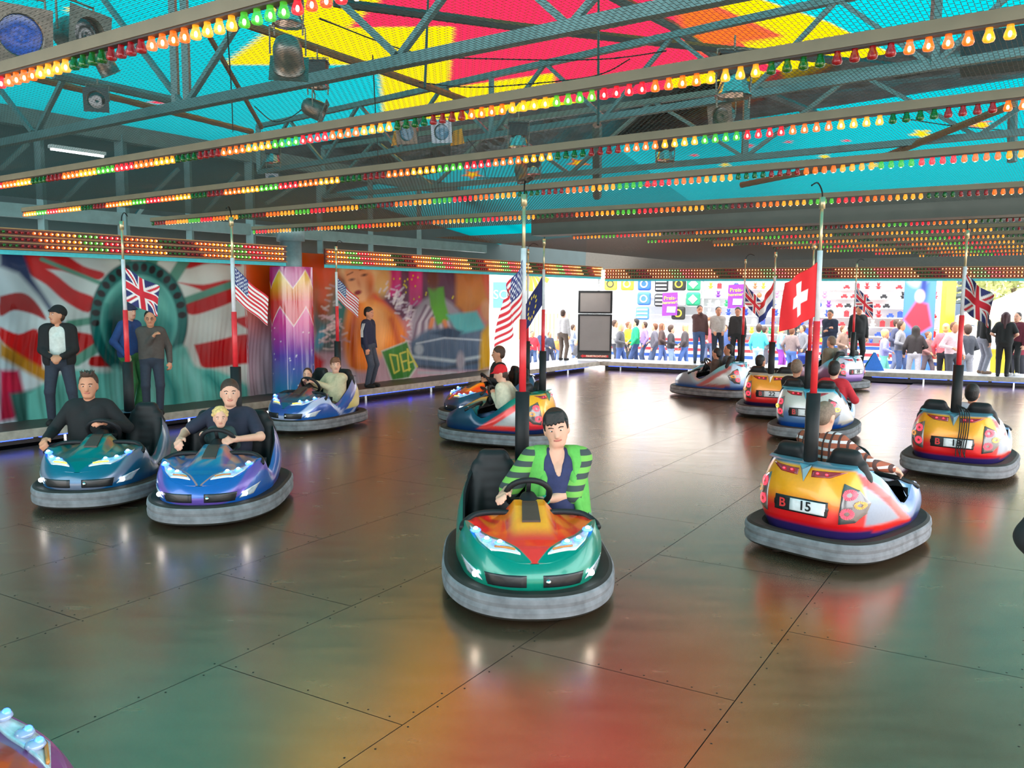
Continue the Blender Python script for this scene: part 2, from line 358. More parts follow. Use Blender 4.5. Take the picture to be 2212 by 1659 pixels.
# ================================================================== MURAL WALL (airbrushed tarpaulin)
WO = .88
def crease(s, z): return .018*np.sin(s*9+1.3*np.sin(z*2.2))+.012*np.sin(s*23+z*3.)*np.clip(1.6-z, 0, 1)+.02*np.exp(-(((s*.62) % 1.0-.5)/.06)**2)*np.clip(1.9-z, 0, 1.3)+.0045*np.sin(s*62+5*np.sin(z*2.1)+2*np.sin(s*7))*np.clip(2.1-z, 0, 1)
def mural(s0, s1, res, painter, name):
    ns, nz = int((s1-s0)/res)+1, int(2.74/res)+1
    S, Z = np.meshgrid(np.linspace(s0, s1, ns), np.linspace(.24, 2.98, nz), indexing='ij')
    o = WO-crease(S, Z); P = np.stack([L0[0]+Ld[0]*S+Ln[0]*o, L0[1]+Ld[1]*S+Ln[1]*o, Z], -1)
    q = pr(P.reshape(-1, 3))[:, :2]; C = painter(q); x_, y_ = q[:, 0], q[:, 1]
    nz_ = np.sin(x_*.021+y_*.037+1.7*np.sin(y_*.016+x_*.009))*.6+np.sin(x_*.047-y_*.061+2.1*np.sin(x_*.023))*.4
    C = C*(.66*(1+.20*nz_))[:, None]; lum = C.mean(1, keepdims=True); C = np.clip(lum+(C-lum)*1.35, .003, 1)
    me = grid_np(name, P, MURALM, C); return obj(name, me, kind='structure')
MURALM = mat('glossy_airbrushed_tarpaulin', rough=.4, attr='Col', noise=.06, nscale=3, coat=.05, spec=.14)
def s_(*a): return srgb(*a)
RED, WHT, TEAL, TEALD, TEALL = s_(176, 16, 22), s_(205, 210, 208), s_(62, 128, 122), s_(24, 66, 66), s_(120, 178, 168)
def paint_left(q):
    p = Paint(q, s_(196, 204, 204))
    sh = vgrad([(0, s_(190, 200, 206)), (300, s_(214, 214, 208)), (700, s_(200, 196, 190))], 0); p.C = sh(q)
    # flowing red stripes
    for pts, c in [([(50, 545), (120, 540), (180, 575), (225, 590), (205, 605), (135, 585), (70, 580), (48, 575)], RED),
                   ([(60, 560), (115, 590), (160, 625), (205, 645), (190, 675), (140, 650), (100, 615), (62, 590)], RED),
                   ([(0, 640), (45, 632), (75, 650), (100, 690), (70, 678), (30, 670), (0, 682)], s_(140, 28, 28)), ([(0, 706), (40, 722), (80, 712), (90, 770), (85, 800), (40, 770), (0, 732)], RED),
                   ([(160, 716), (205, 725), (215, 745), (150, 790), (165, 740)], RED), ([(195, 770), (245, 768), (245, 790), (195, 790)], RED),
                   ([(380, 548), (440, 545), (500, 552), (520, 575), (455, 568), (400, 580)], RED), ([(385, 610), (440, 615), (500, 605), (560, 625), (592, 655), (540, 640), (470, 665), (415, 680), (395, 660), (440, 632)], RED),
                   ([(420, 745), (470, 735), (530, 722), (575, 735), (592, 745), (592, 790), (540, 785), (480, 792), (440, 795), (428, 770)], RED), ([(500, 690), (560, 680), (592, 700), (592, 722), (540, 712)], RED),
                   ([(560, 790), (592, 800), (592, 850), (570, 840)], RED)]:
        p.poly(spline(pts+[pts[0]], 4), c, 3)
    for pts, c in [([(0, 545), (50, 540), (70, 600), (110, 660), (140, 700), (125, 700), (85, 640), (40, 590), (0, 575)], s_(38, 52, 84)), ([(440, 545), (520, 545), (592, 560), (592, 640), (555, 600), (520, 560)], s_(120, 58, 48)), ([(515, 545), (592, 545), (592, 640), (560, 600)], s_(196, 112, 40)),
                   ([(0, 800), (40, 800), (60, 880), (30, 905), (0, 910)], s_(168, 38, 74)), ([(0, 738), (60, 775), (130, 815), (115, 835), (60, 805), (0, 770)], s_(164, 118, 46)), ([(20, 850), (140, 830), (170, 930), (40, 930)], s_(54, 92, 86))]:
        p.poly(pts, c, 6)
    # a teal ring with dark openings and its rays
    for a, b, w in [((90, 560), (225, 615), 9), ((150, 700), (215, 690), 16), ((165, 780), (225, 740), 22), ((335, 545), (322, 580), 26), ((262, 545), (275, 570), 22), ((400, 560), (375, 600), 24), ((500, 615), (400, 650), 16)]:
        p.line([a, b], w, s_(96, 140, 124), 3)
    p.ell((300, 690), (106, 128), TEALD, 3); p.ell((300, 690), (103, 125), s_(44, 98, 94), 2)
    for k in range(17):
        a = math.radians(176+k*11.2); x, y = 300+93.5*math.cos(a), 690+113*math.sin(a); p.ell((x, y), (9.5, 7.0), s_(18, 14, 16), 1.6, a)
    p.ell((300, 694), (83, 100), TEALL, 3); p.ell((303, 702), (74, 92), TEAL, 8)
    p.ell((262, 730), (32, 75), TEALD, 12, -.15); p.ell((318, 700), (30, 60), TEALL, 12, .3); p.ell((345, 650), (14, 40), TEALL, 8, -.6); p.ell((330, 740), (30, 60), s_(54, 110, 104), 14)
    p.poly(spline([(60, 850), (150, 800), (230, 805), (330, 780), (395, 745), (420, 790), (470, 800), (530, 830), (560, 870), (560, 960), (60, 960)], 4), TEALL, 5)
    for k, (a, b) in enumerate([((170, 830), (200, 930)), ((250, 800), (235, 900)), ((350, 790), (380, 900)), ((400, 780), (430, 880)), ((450, 810), (490, 880)), ((300, 800), (320, 880))]):
        p.line([a, ((a[0]+b[0])/2+12, (a[1]+b[1])/2), b], 16, [TEAL, s_(150, 200, 192)][k % 2], 9)
    return p.C
def paint_right(q):
    p = Paint(q, s_(150, 110, 120)); p.C = vgrad([(540, s_(206, 112, 40)), (640, s_(206, 90, 56)), (740, s_(180, 150, 160)), (860, s_(196, 170, 176))], 1)(q)
    p.poly([(810, 560), (1000, 560), (1000, 690), (870, 690), (820, 640)], s_(86, 42, 66), 4)
    for a in [(838, 575, 866, 640), (884, 575, 912, 660)]: p.poly([(a[0], a[1]), (a[2], a[1]), (a[2], a[3]), (a[0], a[3])], s_(184, 30, 118), 3)
    rr = np.random.RandomState(3)
    for k in range(26): x, y = rr.uniform(830, 995), rr.uniform(590, 650); p.ell((x, y), (1.6, 2.2), s_(196, 180, 60), 1.)
    p.poly([(680, 590), (700, 620), (735, 640), (740, 700), (720, 760), (690, 760), (676, 700)], s_(84, 96, 96), 6); p.ell((697, 660), (13, 26), s_(70, 44, 36), 4); p.ell((694, 645), (8, 10), s_(150, 96, 70), 3); p.ell((690, 735), (10, 26), s_(94, 140, 158), 4, .3)
    # reclining figure in pale feathers (loosely brushed, no particular person)
    p.ell((706, 610), (30, 60), s_(214, 104, 40), 16); p.ell((742, 660), (26, 60), s_(60, 110, 104), 14)
    p.ell((800, 590), (42, 40), s_(226, 200, 158), 7); p.ell((765, 578), (34, 26), s_(232, 212, 176), 6); p.ell((826, 610), (18, 30), s_(206, 168, 118), 6)
    p.poly(spline([(752, 650), (790, 640), (830, 660), (862, 690), (880, 740), (850, 775), (815, 760), (800, 800), (755, 792), (742, 730), (752, 650)], 5), s_(224, 138, 84), 6)
    p.poly(spline([(790, 650), (830, 668), (842, 720), (820, 770), (800, 740), (795, 690)], 4), s_(238, 176, 126), 10); p.line([(770, 660), (760, 720), (764, 790)], 10, s_(186, 92, 50), 6); p.line([(845, 690), (862, 745)], 8, s_(186, 92, 50), 6)
    p.poly(spline([(744, 585), (775, 575), (806, 596), (802, 632), (784, 652), (764, 644), (748, 615), (744, 585)], 5), s_(232, 176, 138), 4); p.ell((800, 622), (8, 26), s_(196, 120, 84), 6)
    p.ell((760, 604), (6, 2.6), s_(84, 50, 40), 2, -.2); p.ell((787, 594), (6, 2.6), s_(84, 50, 40), 2, -.2); p.ell((775, 612), (3, 8), s_(208, 142, 108), 3, -.3); p.line([(750, 594), (762, 588)], 2.4, s_(110, 70, 50), 1.5); p.line([(777, 583), (793, 578)], 2.4, s_(110, 70, 50), 1.5); p.ell((773, 632), (8, 5), s_(130, 24, 34), 2, -.3)
    for k in range(150):
        t_ = k/149; bx = np.interp(t_, [0, .35, .7, 1], [838, 884, 896, 862])+rr.normal(0, 10); by = np.interp(t_, [0, .35, .7, 1], [628, 680, 740, 786])+rr.normal(0, 9); L = rr.uniform(6, 16); a_ = rr.uniform(-.9, .9)+(-.6 if t_ < .5 else .5)
        p.line([(bx, by), (bx+L*math.cos(a_), by+L*math.sin(a_))], 2.6, [s_(214, 204, 212), s_(236, 228, 230), s_(176, 160, 178)][k % 3], 2.2)
    for k in range(60):
        bx, by = 722+rr.normal(0, 12), 700+rr.normal(0, 34); p.line([(bx, by), (bx-10, by+rr.uniform(-8, 8))], 2.6, [s_(222, 208, 206), s_(196, 170, 176)][k % 2], 2.4)
    p.poly(spline([(888, 700), (905, 655), (950, 640), (1000, 680), (1012, 730), (960, 760), (905, 750), (888, 730)], 4), s_(152, 144, 154), 5)
    for k in range(11): p.line([(892+k*9.5, 742-k), (900+k*7, 700-k*2), (920+k*6, 660+k*3)], 4, [s_(104, 82, 98), s_(196, 188, 194)][k % 2], 2.5)
    p.poly([(925, 622), (958, 620), (962, 655), (972, 690), (945, 702), (930, 660)], s_(92, 152, 52), 3); p.ell((936, 605), (13, 22), s_(96, 52, 40), 4); p.line([(934, 690), (930, 708)], 9, s_(206, 140, 106), 3); p.line([(960, 695), (966, 712)], 9, s_(206, 140, 106), 3)
    p.poly([(985, 590), (1040, 590), (1055, 650), (1010, 680), (985, 660)], s_(186, 122, 62), 6)
    p.poly(spline([(885, 740), (930, 710), (980, 715), (1040, 700), (1050, 790), (990, 800), (900, 790), (885, 740)], 4), s_(88, 104, 124), 5); p.poly([(965, 680), (1030, 672), (1050, 710), (990, 722)], s_(112, 178, 180), 4)
    p.poly([(930, 720), (968, 706), (1000, 716), (985, 735)], s_(40, 60, 84), 4); p.line([(900, 742), (960, 730), (1045, 735)], 3, s_(196, 206, 214), 2); p.line([(888, 790), (960, 796), (1040, 780)], 7, s_(70, 78, 90), 3); p.line([(890, 770), (980, 780), (1040, 770)], 6, s_(186, 198, 204), 3); p.line([(905, 805), (985, 806)], 5, s_(170, 176, 180), 3); p.ell((995, 780), (9, 20), s_(156, 152, 160), 3); p.ell((905, 755), (10, 12), s_(170, 180, 188), 3)
    p.poly([(1040, 720), (1062, 690), (1075, 730), (1068, 790), (1035, 800)], s_(198, 158, 70), 5); p.ell((1052, 672), (13, 24), s_(204, 150, 118), 4, -.2); p.ell((1074, 640), (17, 30), s_(150, 112, 96), 4); p.ell((1074, 612), (16, 15), s_(40, 34, 34), 4); p.poly([(1085, 600), (1112, 600), (1112, 700), (1098, 690)], s_(120, 118, 62), 6)
    p.poly([(1078, 700), (1112, 690), (1112, 800), (1082, 800)], s_(190, 184, 190), 6)
    # licence plate
    p.poly([(823, 758), (880, 736), (900, 795), (885, 818), (846, 824)], s_(206, 210, 200), 2); p.poly([(825, 760), (879, 739), (897, 795), (883, 815), (848, 821)], s_(70, 124, 62), 2)
    for L in ([(842, 766), (852, 806), (862, 800), (858, 768), (842, 766)], [(876, 760), (864, 764), (872, 802), (886, 797)], [(868, 782), (878, 779)], [(884, 800), (880, 754), (901, 792)], [(882, 784), (894, 780)]):
        p.line(L, 3.6, s_(208, 204, 120), 1.2)
    p.poly([(680, 790), (760, 800), (790, 850), (680, 850)], s_(206, 196, 204), 8); p.poly([(676, 760), (700, 780), (690, 850), (676, 850)], s_(170, 50, 60), 6); p.line([(700, 838), (1000, 812), (1112, 800)], 5, s_(196, 122, 62), 2)
    return p.C
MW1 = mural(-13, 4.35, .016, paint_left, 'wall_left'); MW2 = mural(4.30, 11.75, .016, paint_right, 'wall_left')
# ---- upper lattice above the mural wall with its dark backing
m = MB(); P = [lp(-13, 1.9, 2.6), lp(11.8, 1.9, 2.6), lp(11.8, 1.9, 3.1), lp(20, 1.9, 3.1), lp(20, 1.9, 5.2), lp(-13, 1.9, 5.2)]; m.add(P, [(5, 4, 3, 2, 1, 0)]); m.add([q+V3(*(Ln*.05), 0) for q in P], [(0, 1, 2, 3, 4, 5)])
m.build('wall_backing', mat('dark_teal_sheet', srgb(58, 74, 74), .7, noise=.15, nscale=2), kind='structure')
LT = obj('lattice_girder', loc=lp(0, 1.0, 3.0), label='grey green steel lattice girder above the painted wall', cat='girder')
def on(o, par): o.parent = par; o.matrix_parent_inverse = Matrix.Translation(par.location).inverted(); return o
def piece(par, name, a, b, w, h=None, mt=STEEL): m = MB(); m.bar(a, b, w, h); return on(m.build(name, mt), par)
piece(LT, 'chord', lp(-13, 1., 4.72), lp(13, 1., 4.72), .16, .26); piece(LT, 'chord', lp(-13, 1., 3.36), lp(11.7, 1., 3.36), .12, .2)
for x in (90, 265, 408, 540, 690, 800, 905):
    p = onv(x, 430, lp(0, 1, 0), lp(5, 1, 0)); piece(LT, 'post', V3(p[0], p[1], 3.0), V3(p[0], p[1], 4.7), .14 if x in (265, 540) else .1)
for x0, y0, x1, y1 in ((0, 365, 60, 310), (135, 435, 195, 375), (325, 425, 385, 365), (440, 460, 515, 375), (280, 485, 310, 445), (575, 440, 640, 400)):
    piece(LT, 'diagonal', onv(x0, y0, lp(0, 1, 0), lp(5, 1, 0)), onv(x1, y1, lp(0, 1, 0), lp(5, 1, 0)), .06)
# fluorescent fitting
p = onv(168, 330, lp(0, .9, 0), lp(5, .9, 0)); t = obj('fluorescent_light', loc=p, label='white fluorescent tube fitting glowing under the roof beam', cat='light')
d3 = V3(Ld[0], Ld[1], 0); m = MB(); m.bar(-d3*.42+V3(0, 0, .04), d3*.42+V3(0, 0, .04), .1, .05); m.build('housing', WHITE, t)
m = MB(); m.tube([-d3*.40, d3*.40], .02); m.build('tube', mat('lit_tube', (1, 1, 1), emit=(.95, 1, 1), es=9, noise=0), t)
# ---- painted column
ZC = onv(634, 800, lp(0, .44, 0), lp(5, .44, 0)); CS = (ZC[:2]-L0)@Ld; cb = obj('painted_column', loc=(ZC[0], ZC[1], .25), label='round column airbrushed with a yellow red purple and teal zigzag', cat='column')
R_ = .40; n, nz = 160, 150
A, Z = np.meshgrid(np.linspace(0, 2*math.pi, n+1), np.linspace(0, 2.42, nz), indexing='ij')
rr = R_*(1-.012*np.abs(np.sin(A*8))); P = np.stack([rr*np.cos(A), rr*np.sin(A), Z], -1)
az = (A+math.pi/2)/(2*math.pi)*5.0+.25; zz = np.abs((az % 1)-.5)*2        # zigzag phase
q = np.stack([A.ravel(), Z.ravel()], 1); z = Z.ravel(); zg = zz.ravel()
up, lo_ = 2.02+.34*zg, 1.32+.36*zg
C = np.empty((len(z), 3)); C[:] = s_(170, 40, 122)
def lerp(a, b, t): return np.array(a)*(1-t[:, None])+np.array(b)*t[:, None]
mid = (z < up) & (z >= lo_); t_ = np.clip((z-1.35)/.85, 0, 1); C[mid] = np.where((t_[mid] > .5)[:, None], lerp(s_(196, 44, 36), s_(214, 172, 30), (t_[mid]-.5)*2), lerp(s_(186, 36, 60), s_(196, 44, 36), t_[mid]*2))
low = z < lo_; t2 = np.clip(z/1.4, 0, 1); C[low] = np.where((t2[low] > .55)[:, None], lerp(s_(84, 60, 156), s_(196, 50, 128), np.clip((t2[low]-.55)/.45, 0, 1)), lerp(s_(22, 120, 160), s_(84, 60, 156), np.clip(t2[low]/.55, 0, 1)))
for e_ in (up, lo_): w = np.clip(1-np.abs(z-e_)/.022, 0, 1)[:, None]; C = C*(1-w)+np.array(s_(225, 215, 205))*w
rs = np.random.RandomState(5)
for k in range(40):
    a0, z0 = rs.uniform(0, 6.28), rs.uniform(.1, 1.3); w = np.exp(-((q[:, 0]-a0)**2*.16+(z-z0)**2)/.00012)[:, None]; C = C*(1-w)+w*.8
obj('shaft', grid_np('shaft', P, mat('glossy_column_print', rough=.12, attr='Col', noise=0, coat=.6), C), cb)
m = MB(); m.lathe([(.2, 2.4), (.2, 2.9), (.26, 2.9), (.26, 3.1)], 20); m.build('neck', mat('pale_steel', srgb(120, 150, 155), .4, .3), cb, True)
# ================================================================== BULBS
BC = {'r': (s_(210, 8, 26), (1, .012, .035)), 'o': (s_(240, 96, 8), (1, .17, .006)), 'y': (s_(245, 160, 16), (1, .36, .015)), 'g': (s_(30, 130, 26), (.10, .55, .03))}
def bulbmat(k, lit):
    c, e = BC[k]; n = {'r': 'red', 'o': 'amber', 'y': 'yellow', 'g': 'green'}[k]
    return mat(f'{n}_bulb_glass'+('_lit' if lit else ''), tuple(x*(.9 if lit else .55) for x in c), .12, emit=e, es=(.85 if lit else 0.), noise=0, coat=.3, alpha=.62 if lit else .8)
CORE = {k: mat('glowing_core_'+n, (1, .8, .5), emit=e, es=18, noise=0) for k, n, e in (('r', 'red', (1, .25, .2)), ('o', 'amber', (1, .62, .22)), ('y', 'yellow', (1, .78, .38)), ('g', 'green', (.75, 1, .35)))}
OFFC = mat('dull_core', (.2, .12, .08), .4)
CAPM = mat('bulb_socket', srgb(60, 44, 34), .5)
BP = [(.0105, 0), (.011, -.012), (.0135, -.018), (.0175, -.030), (.0185, -.037), (.015, -.044), (.0, -.047)]
def bulb_mesh(k, lit, n=10, sc_=1., core=True):
    m = MB(); m.lathe([(r*sc_, z*sc_) for r, z in BP], n, mi=0)
    if core: m.ball((0, 0, -.029*sc_), (.0062*sc_, .0062*sc_, .010*sc_), 8, 5, mi=1)
    return m.mesh('bulb', [bulbmat(k, lit), CORE[k] if lit else OFFC], True)
BM = {(k, l): bulb_mesh(k, l) for k in 'royg' for l in (0, 1)}
PAT = [('o', 1)]*4+[('y', 1)]*4+[('g', 1)]*4+[('r', 1)]*4+[('o', 1)]*4+[('y', 1)]*4+[('g', 0)]*4+[('r', 0)]*4
ALLB = [(k, l) for k in 'royg' for l in (0, 1)]; ALLM = [bulbmat(*x) for x in ALLB]+[CORE[k] if l else OFFC for k, l in ALLB]
def bulb_row(m, pts, phase, size=1., n=6, down=V3(0, 0, -1), step=None):
    for i, p in enumerate(pts):
        k, l = PAT[(i+phase) % 32]; mi = ALLB.index((k, l)); d = down
        x = np.cross(d, V3(.3, .9, .1)); x /= np.linalg.norm(x); y = np.cross(d, x)
        pf = [(.011, 0), (.018, .03), (.014, .043)]; vs = [p+d*z*size+size*r*(math.cos(6.2832*j/n)*x+math.sin(6.2832*j/n)*y) for r, z in pf for j in range(n)]
        m.add(vs, [(a*n+j, a*n+(j+1) % n, (a+1)*n+(j+1) % n, (a+1)*n+j) for a in range(2) for j in range(n)]+[tuple(2*n+j for j in range(n))], mi)
        if l: c = p+d*.047*size; r = .0068*size; m.add([c+r*(math.cos(6.2832*j/5)*x+math.sin(6.2832*j/5)*y) for j in range(5)], [tuple(range(5))], mi+8)
rails_px = [((0, 165), (550, 20)), ((0, 395), (2150, 57)), ((110, 452), (2212, 213)), ((380, 475), (2212, 323)), ((590, 495), (2212, 405))]
RD = np.array([math.cos(math.radians(-34.8)), math.sin(math.radians(-34.8))]); RN = np.array([-RD[1], RD[0]])
ZR = 3.0
def make_rail(a, b, k, phase, named, lab):
    a, b = np.array(a), np.array(b); L = np.linalg.norm(b-a); d = (b-a)/L
    t = obj('light_rail', loc=(*a, ZR), label=lab, cat='light rail', group='rails of coloured bulbs under the ceiling net')
    m = MB(); m.bar((0, 0, .026), (*(b-a), .026), .038, .042); m.build('beam', RAILM, t)
    m = MB(); m.bar((0, 0, .002), (*(b-a), .002), .03, .008); m.build('socket_strip', CAPM, t)
    N = int(L/.057); pts = [V3(*(d*(i+.5)*.057), 0) for i in range(N)]
    if named:
        vis = []; rest = []
        for i, p in enumerate(pts):
            w = pr([p+V3(*a, ZR)])[0]; inb = -30 < w[0] < W+30 and -30 < w[1] < H and w[2] > .3
            if inb and len(vis) < 290: o = obj('bulb', BM[PAT[(i+phase) % 32]], t, loc=p); vis.append(o)
            else: rest.append(i)
        if rest:
            mm = MB()
            for i in rest: bulb_row(mm, [pts[i]], phase+i, 1., 6)
            mm.build('bulb_row', ALLM, t, True, kind='stuff')
    else:
        mm = MB(); bulb_row(mm, pts, phase, 1. if k < 5 else .85, 6); mm.build('bulb_row', ALLM, t, True, kind='stuff')
    return t
ordn = ['big bulbs, beside the blue lens spotlight', 'passing under the yellow and red roof', 'passing under the flood lamps', 'crossing the starry turquoise roof', 'next to the broad dark cross beam']
EXT = {0: (3.5, 5), 1: (1.5, 3), 2: (.6, 4), 3: (.5, 5), 4: (.4, 6)}
PH = [18, 21, 3, 27, 11]
for k, (A_, B_) in enumerate(rails_px):
    a, b = g(*A_, ZR)[:2], g(*B_, ZR)[:2]; d = (b-a)/np.linalg.norm(b-a)
    make_rail(a-d*EXT[k][0], b+d*EXT[k][1], k, PH[k], k < 3, 'taupe light rail with coloured bulbs, '+ordn[k])
base5 = 7.2
for k in range(7):
    off = 10.1+k*1.25; c = RN*off; # from the open edge near the mural across to the right
    s0 = -7.2+k*.55; a = c+RD*(s0+1.2); b = c+RD*(12+k*.2)
    o_ = (a-L0)@Ln
    if o_ > -2.2: a = a+RD*(o_+2.2)/(-(RD@Ln))
    if (b-LC)@Fn > -.5: b = b-RD*0
    make_rail(a, b, 5+k, (k*9) % 32, False, ['first', 'second', 'third', 'fourth', 'fifth', 'sixth', 'seventh'][k]+' light rail with coloured bulbs beyond the broad dark cross beam')
# broad cross beam
c = RN*9.5; t = obj('cross_beam', loc=(*(c-RD*6.2), 3.0), label='broad dark cross beam spanning the hall under the roof', cat='beam')
m = MB(); m.bar((0, 0, .10), (*(RD*22), .10), .3, .26); m.build('girder', mat('dark_beam_paint', srgb(74, 70, 62), .5, .2, noise=.15, nscale=4), t)
m = MB(); m.bar((0, 0, .245), (*(RD*22), .245), .38, .03); m.build('flange', RAILM, t)
# ---- light bands with three rows of bulbs
BANDM = mat('tan_band_board', srgb(150, 112, 66), .5, noise=.1); TQ = mat('turquoise_trim', srgb(60, 190, 200), .5)
def band(fn, s0, s1, z0, lab, phase, pitch=.078):
    t = obj('light_band', loc=fn(s0, 0, z0), label=lab, cat='light band', group='bands of bulbs around the driving floor'); o = fn(s0, 0, 0)
    rel = lambda s, of, z: fn(s, of, z)-o
    m = MB(); m.bar(rel(s0, .03, .16), rel(s1, .03, .16), .04, .3); m.build('board', mat('dark_red_board', srgb(96, 40, 32), .5), t)
    for zz_ in (.025, .115, .205, .30): m = MB(); m.bar(rel(s0, .0, zz_), rel(s1, .0, zz_), .05, .016); m.build('slat', BANDM, t)
    m = MB(); m.bar(rel(s0, .03, -.02), rel(s1, .03, -.02), .03, .06); m.build('trim', TQ, t)
    dn = (fn(0, -1, 0)-fn(0, 0, 0)); N = int((s1-s0)/pitch); mm = MB()
    for r in range(3): bulb_row(mm, [rel(s0+(i+.5)*pitch, .0, .07+.09*r) for i in range(N)], phase+r, 1.35, 7, dn)
    mm.build('bulb_rows', ALLM, t, True, kind='stuff')
band(lp, -4, CS-.46, 2.72, 'band of three bulb rows above the flag mural, left of the painted column', 8)
band(lp, CS+.46, LL, 2.72, 'band of three bulb rows running from the painted column to the far corner', 0)
band(fp, .1, 16.5, 2.66, 'band of three bulb rows above the far walkway', 14)
# ================================================================== NET (hexagonal wire) and ROOF
hx = .034; wire = MB(); T = []; nxh, nyh = 18, 20; r = .0009
ux, uy = hx, hx*.62
for i in range(nxh):
    for j in range(nyh):
        x0 = (i+.5*(j % 2))*ux; y0 = j*uy
        a = V3(x0-ux*.28, y0, 0); b = V3(x0+ux*.28, y0, 0); c1 = V3(x0+ux*.5, y0+uy*.5+uy*.5, 0); 
        wire.tube([a, b], r, 3, cap=False); wire.tube([b, V3(x0+ux*.5-ux*.28, y0+uy, 0)], r, 3, cap=False); wire.tube([a, V3(x0-ux*.5+ux*.28, y0+uy, 0)], r, 3, cap=False)
NT = obj('wire_net', loc=(0, 0, 3.075), label='hexagonal wire net stretched above the light rails', cat='net')
NM = wire.mesh('net_panel', mat('dark_galvanised_wire', (.055, .055, .05), .6, .3, noise=0))
tw, th = nxh*ux, nyh*uy; ang = math.radians(-34.8)
for i in range(-14, 26):
    for j in range(2, 48):
        c = RD*(i+.5)*tw+RN*(j+.5)*th
        if (c-L0)@Ln > -.2 or (c-LC)@Fn > -.1 or c[1] < .8: continue
        q = pr([(c[0], c[1], 3.07)])[0]
        if not (-350 < q[0] < W+350 and -450 < q[1] < 640): continue
        if 9.05 < (j+.5)*th < 9.95: continue
        obj('net_panel', NM, NT, loc=(*(RD*i*tw+RN*j*th), 0), rz=ang)
# ---- translucent roof sheets
def tarp_material(name, tr=.62):
    m = bpy.data.materials.new(name); m.use_nodes = True; nt = m.node_tree; nt.nodes.remove(nt.nodes['Principled BSDF']); out = nt.nodes['Material Output']
    a = nt.nodes.new('ShaderNodeAttribute'); a.attribute_name = 'Col'; t = nt.nodes.new('ShaderNodeBsdfTranslucent'); d = nt.nodes.new('ShaderNodeBsdfDiffuse'); mx = nt.nodes.new('ShaderNodeMixShader'); mx.inputs[0].default_value = 1-tr
    for s in (t, d): nt.links.new(a.outputs['Color'], s.inputs['Color'])
    nt.links.new(t.outputs[0], mx.inputs[1]); nt.links.new(d.outputs[0], mx.inputs[2]); nt.links.new(mx.outputs[0], out.inputs[0]); return m
TARPM = tarp_material('translucent_roof_tarpaulin')
TT, TY, TR, TO = [tuple(x*.44 for x in c) for c in (s_(0, 172, 182), s_(255, 214, 0), s_(252, 36, 74), s_(240, 92, 30))]
e1, e2 = lp(-3.0, 2.0, 4.92), lp(4.6, 2.0, 4.92)
pe = lambda x, y: onv(x, y, lp(0, 2, 0), lp(5, 2, 0))
eaveF, eaveN = pe(485, 338), pe(0, 268); eaveN = eaveN+(eaveN-eaveF)*5.0
ridge = g(1600, 168, 7.5); RV = V3(Ld[0], Ld[1], 0)
ridgeN = ridge-RV*(np.linalg.norm((eaveF-eaveN)[:2]))
rightF = g(2212, 68, 5.8); rightF = ridge+(rightF-ridge)*1.7; rightN = rightF-RV*np.linalg.norm((eaveF-eaveN)[:2])
def quad_grid(a, b, c, d, n, m_):
    """a->b along first axis, a->d along second"""
    U, V_ = np.meshgrid(np.linspace(0, 1, n), np.linspace(0, 1, m_), indexing='ij'); U, V_ = U[..., None], V_[..., None]
    return a*(1-U)*(1-V_)+b*U*(1-V_)+c*U*V_+d*(1-U)*V_
STAR_Y = [(483, 140), (600, 50), (560, -60), (700, -200), (1250, -330), (1780, -120), (1560, -30), (1790, 48), (1930, 118), (1880, 128), (1640, 172), (1560, 196), (1480, 214), (1330, 268), (1280, 232), (1230, 272), (1160, 236), (1000, 262), (828, 250), (820, 140)]
STAR_R = [(752, 60), (820, 0), (760, -80), (1250, -230), (1650, -90), (1520, 0), (1690, 78), (1600, 90), (1640, 130), (1700, 160), (1610, 150), (1440, 165), (1460, 215), (1200, 222), (1196, 158), (968, 190), (980, 57)]
def paint_tarp(q, right=False):
    p = Paint(q, TT); p.poly(STAR_Y, TY, 1.5); p.poly(STAR_R, TR, 1.5)
    if right: p.poly([(1440, -60), (1520, 0), (1690, 78), (1500, 120), (1470, 60)], TO, 14)
    p.ell((340, 221), (14, 3), TR, 1.); p.poly([(150, 18), (178, 12), (176, 26), (152, 30)], TY); p.ell((182, 46), (8, 6), TR, 1)
    return p.C
for nm, (a, b, c, d), rt in (('roof_sheet', (eaveN, eaveF, ridge, ridgeN), False), ('roof_sheet', (ridgeN, ridge, rightF, rightN), True)):
    P = quad_grid(a, b, c, d, 260, 260); q = pr(P.reshape(-1, 3)); bad = q[:, 2] <= .3; Q = q[:, :2].copy(); Q[bad] = (-5000, -5000)
    obj('roof_sheet', grid_np('roof_sheet', P, TARPM, paint_tarp(Q, rt)), kind='structure')
# dark reflective sheet between the two roof bays, and the far bay
FOIL = mat('dark_silver_foil', srgb(64, 74, 76), .42, .5, noise=.7, nscale=2.5, bump=.8)
fb = [V3(*eaveF), V3(*ridge), V3(*rightF)]; low = [pe(700, 420), g(1310, 303, 6.3), g(2212, 168, 6.1)]
low[2] = low[1]+(low[2]-low[1])*1.8
m = MB()
for k in range(2):
    P = quad_grid(fb[k], fb[k+1], low[k+1], low[k], 60, 24); mk_ = (np.sin(np.linspace(0, math.pi, 24))[None, :]*np.sin(np.linspace(0, math.pi, 60))[:, None])
    P[..., 2] += mk_*(.10*np.sin(P[..., 0]*4+P[..., 1]*2.5)+.06*np.random.rand(60, 24)); m.grid(P)
m.build('roof_valley', FOIL, kind='structure')
far = [lp(13.5, 1.9, 3.6), fp(3.2, .5, 4.3), fp(18, 0, 4.3)]
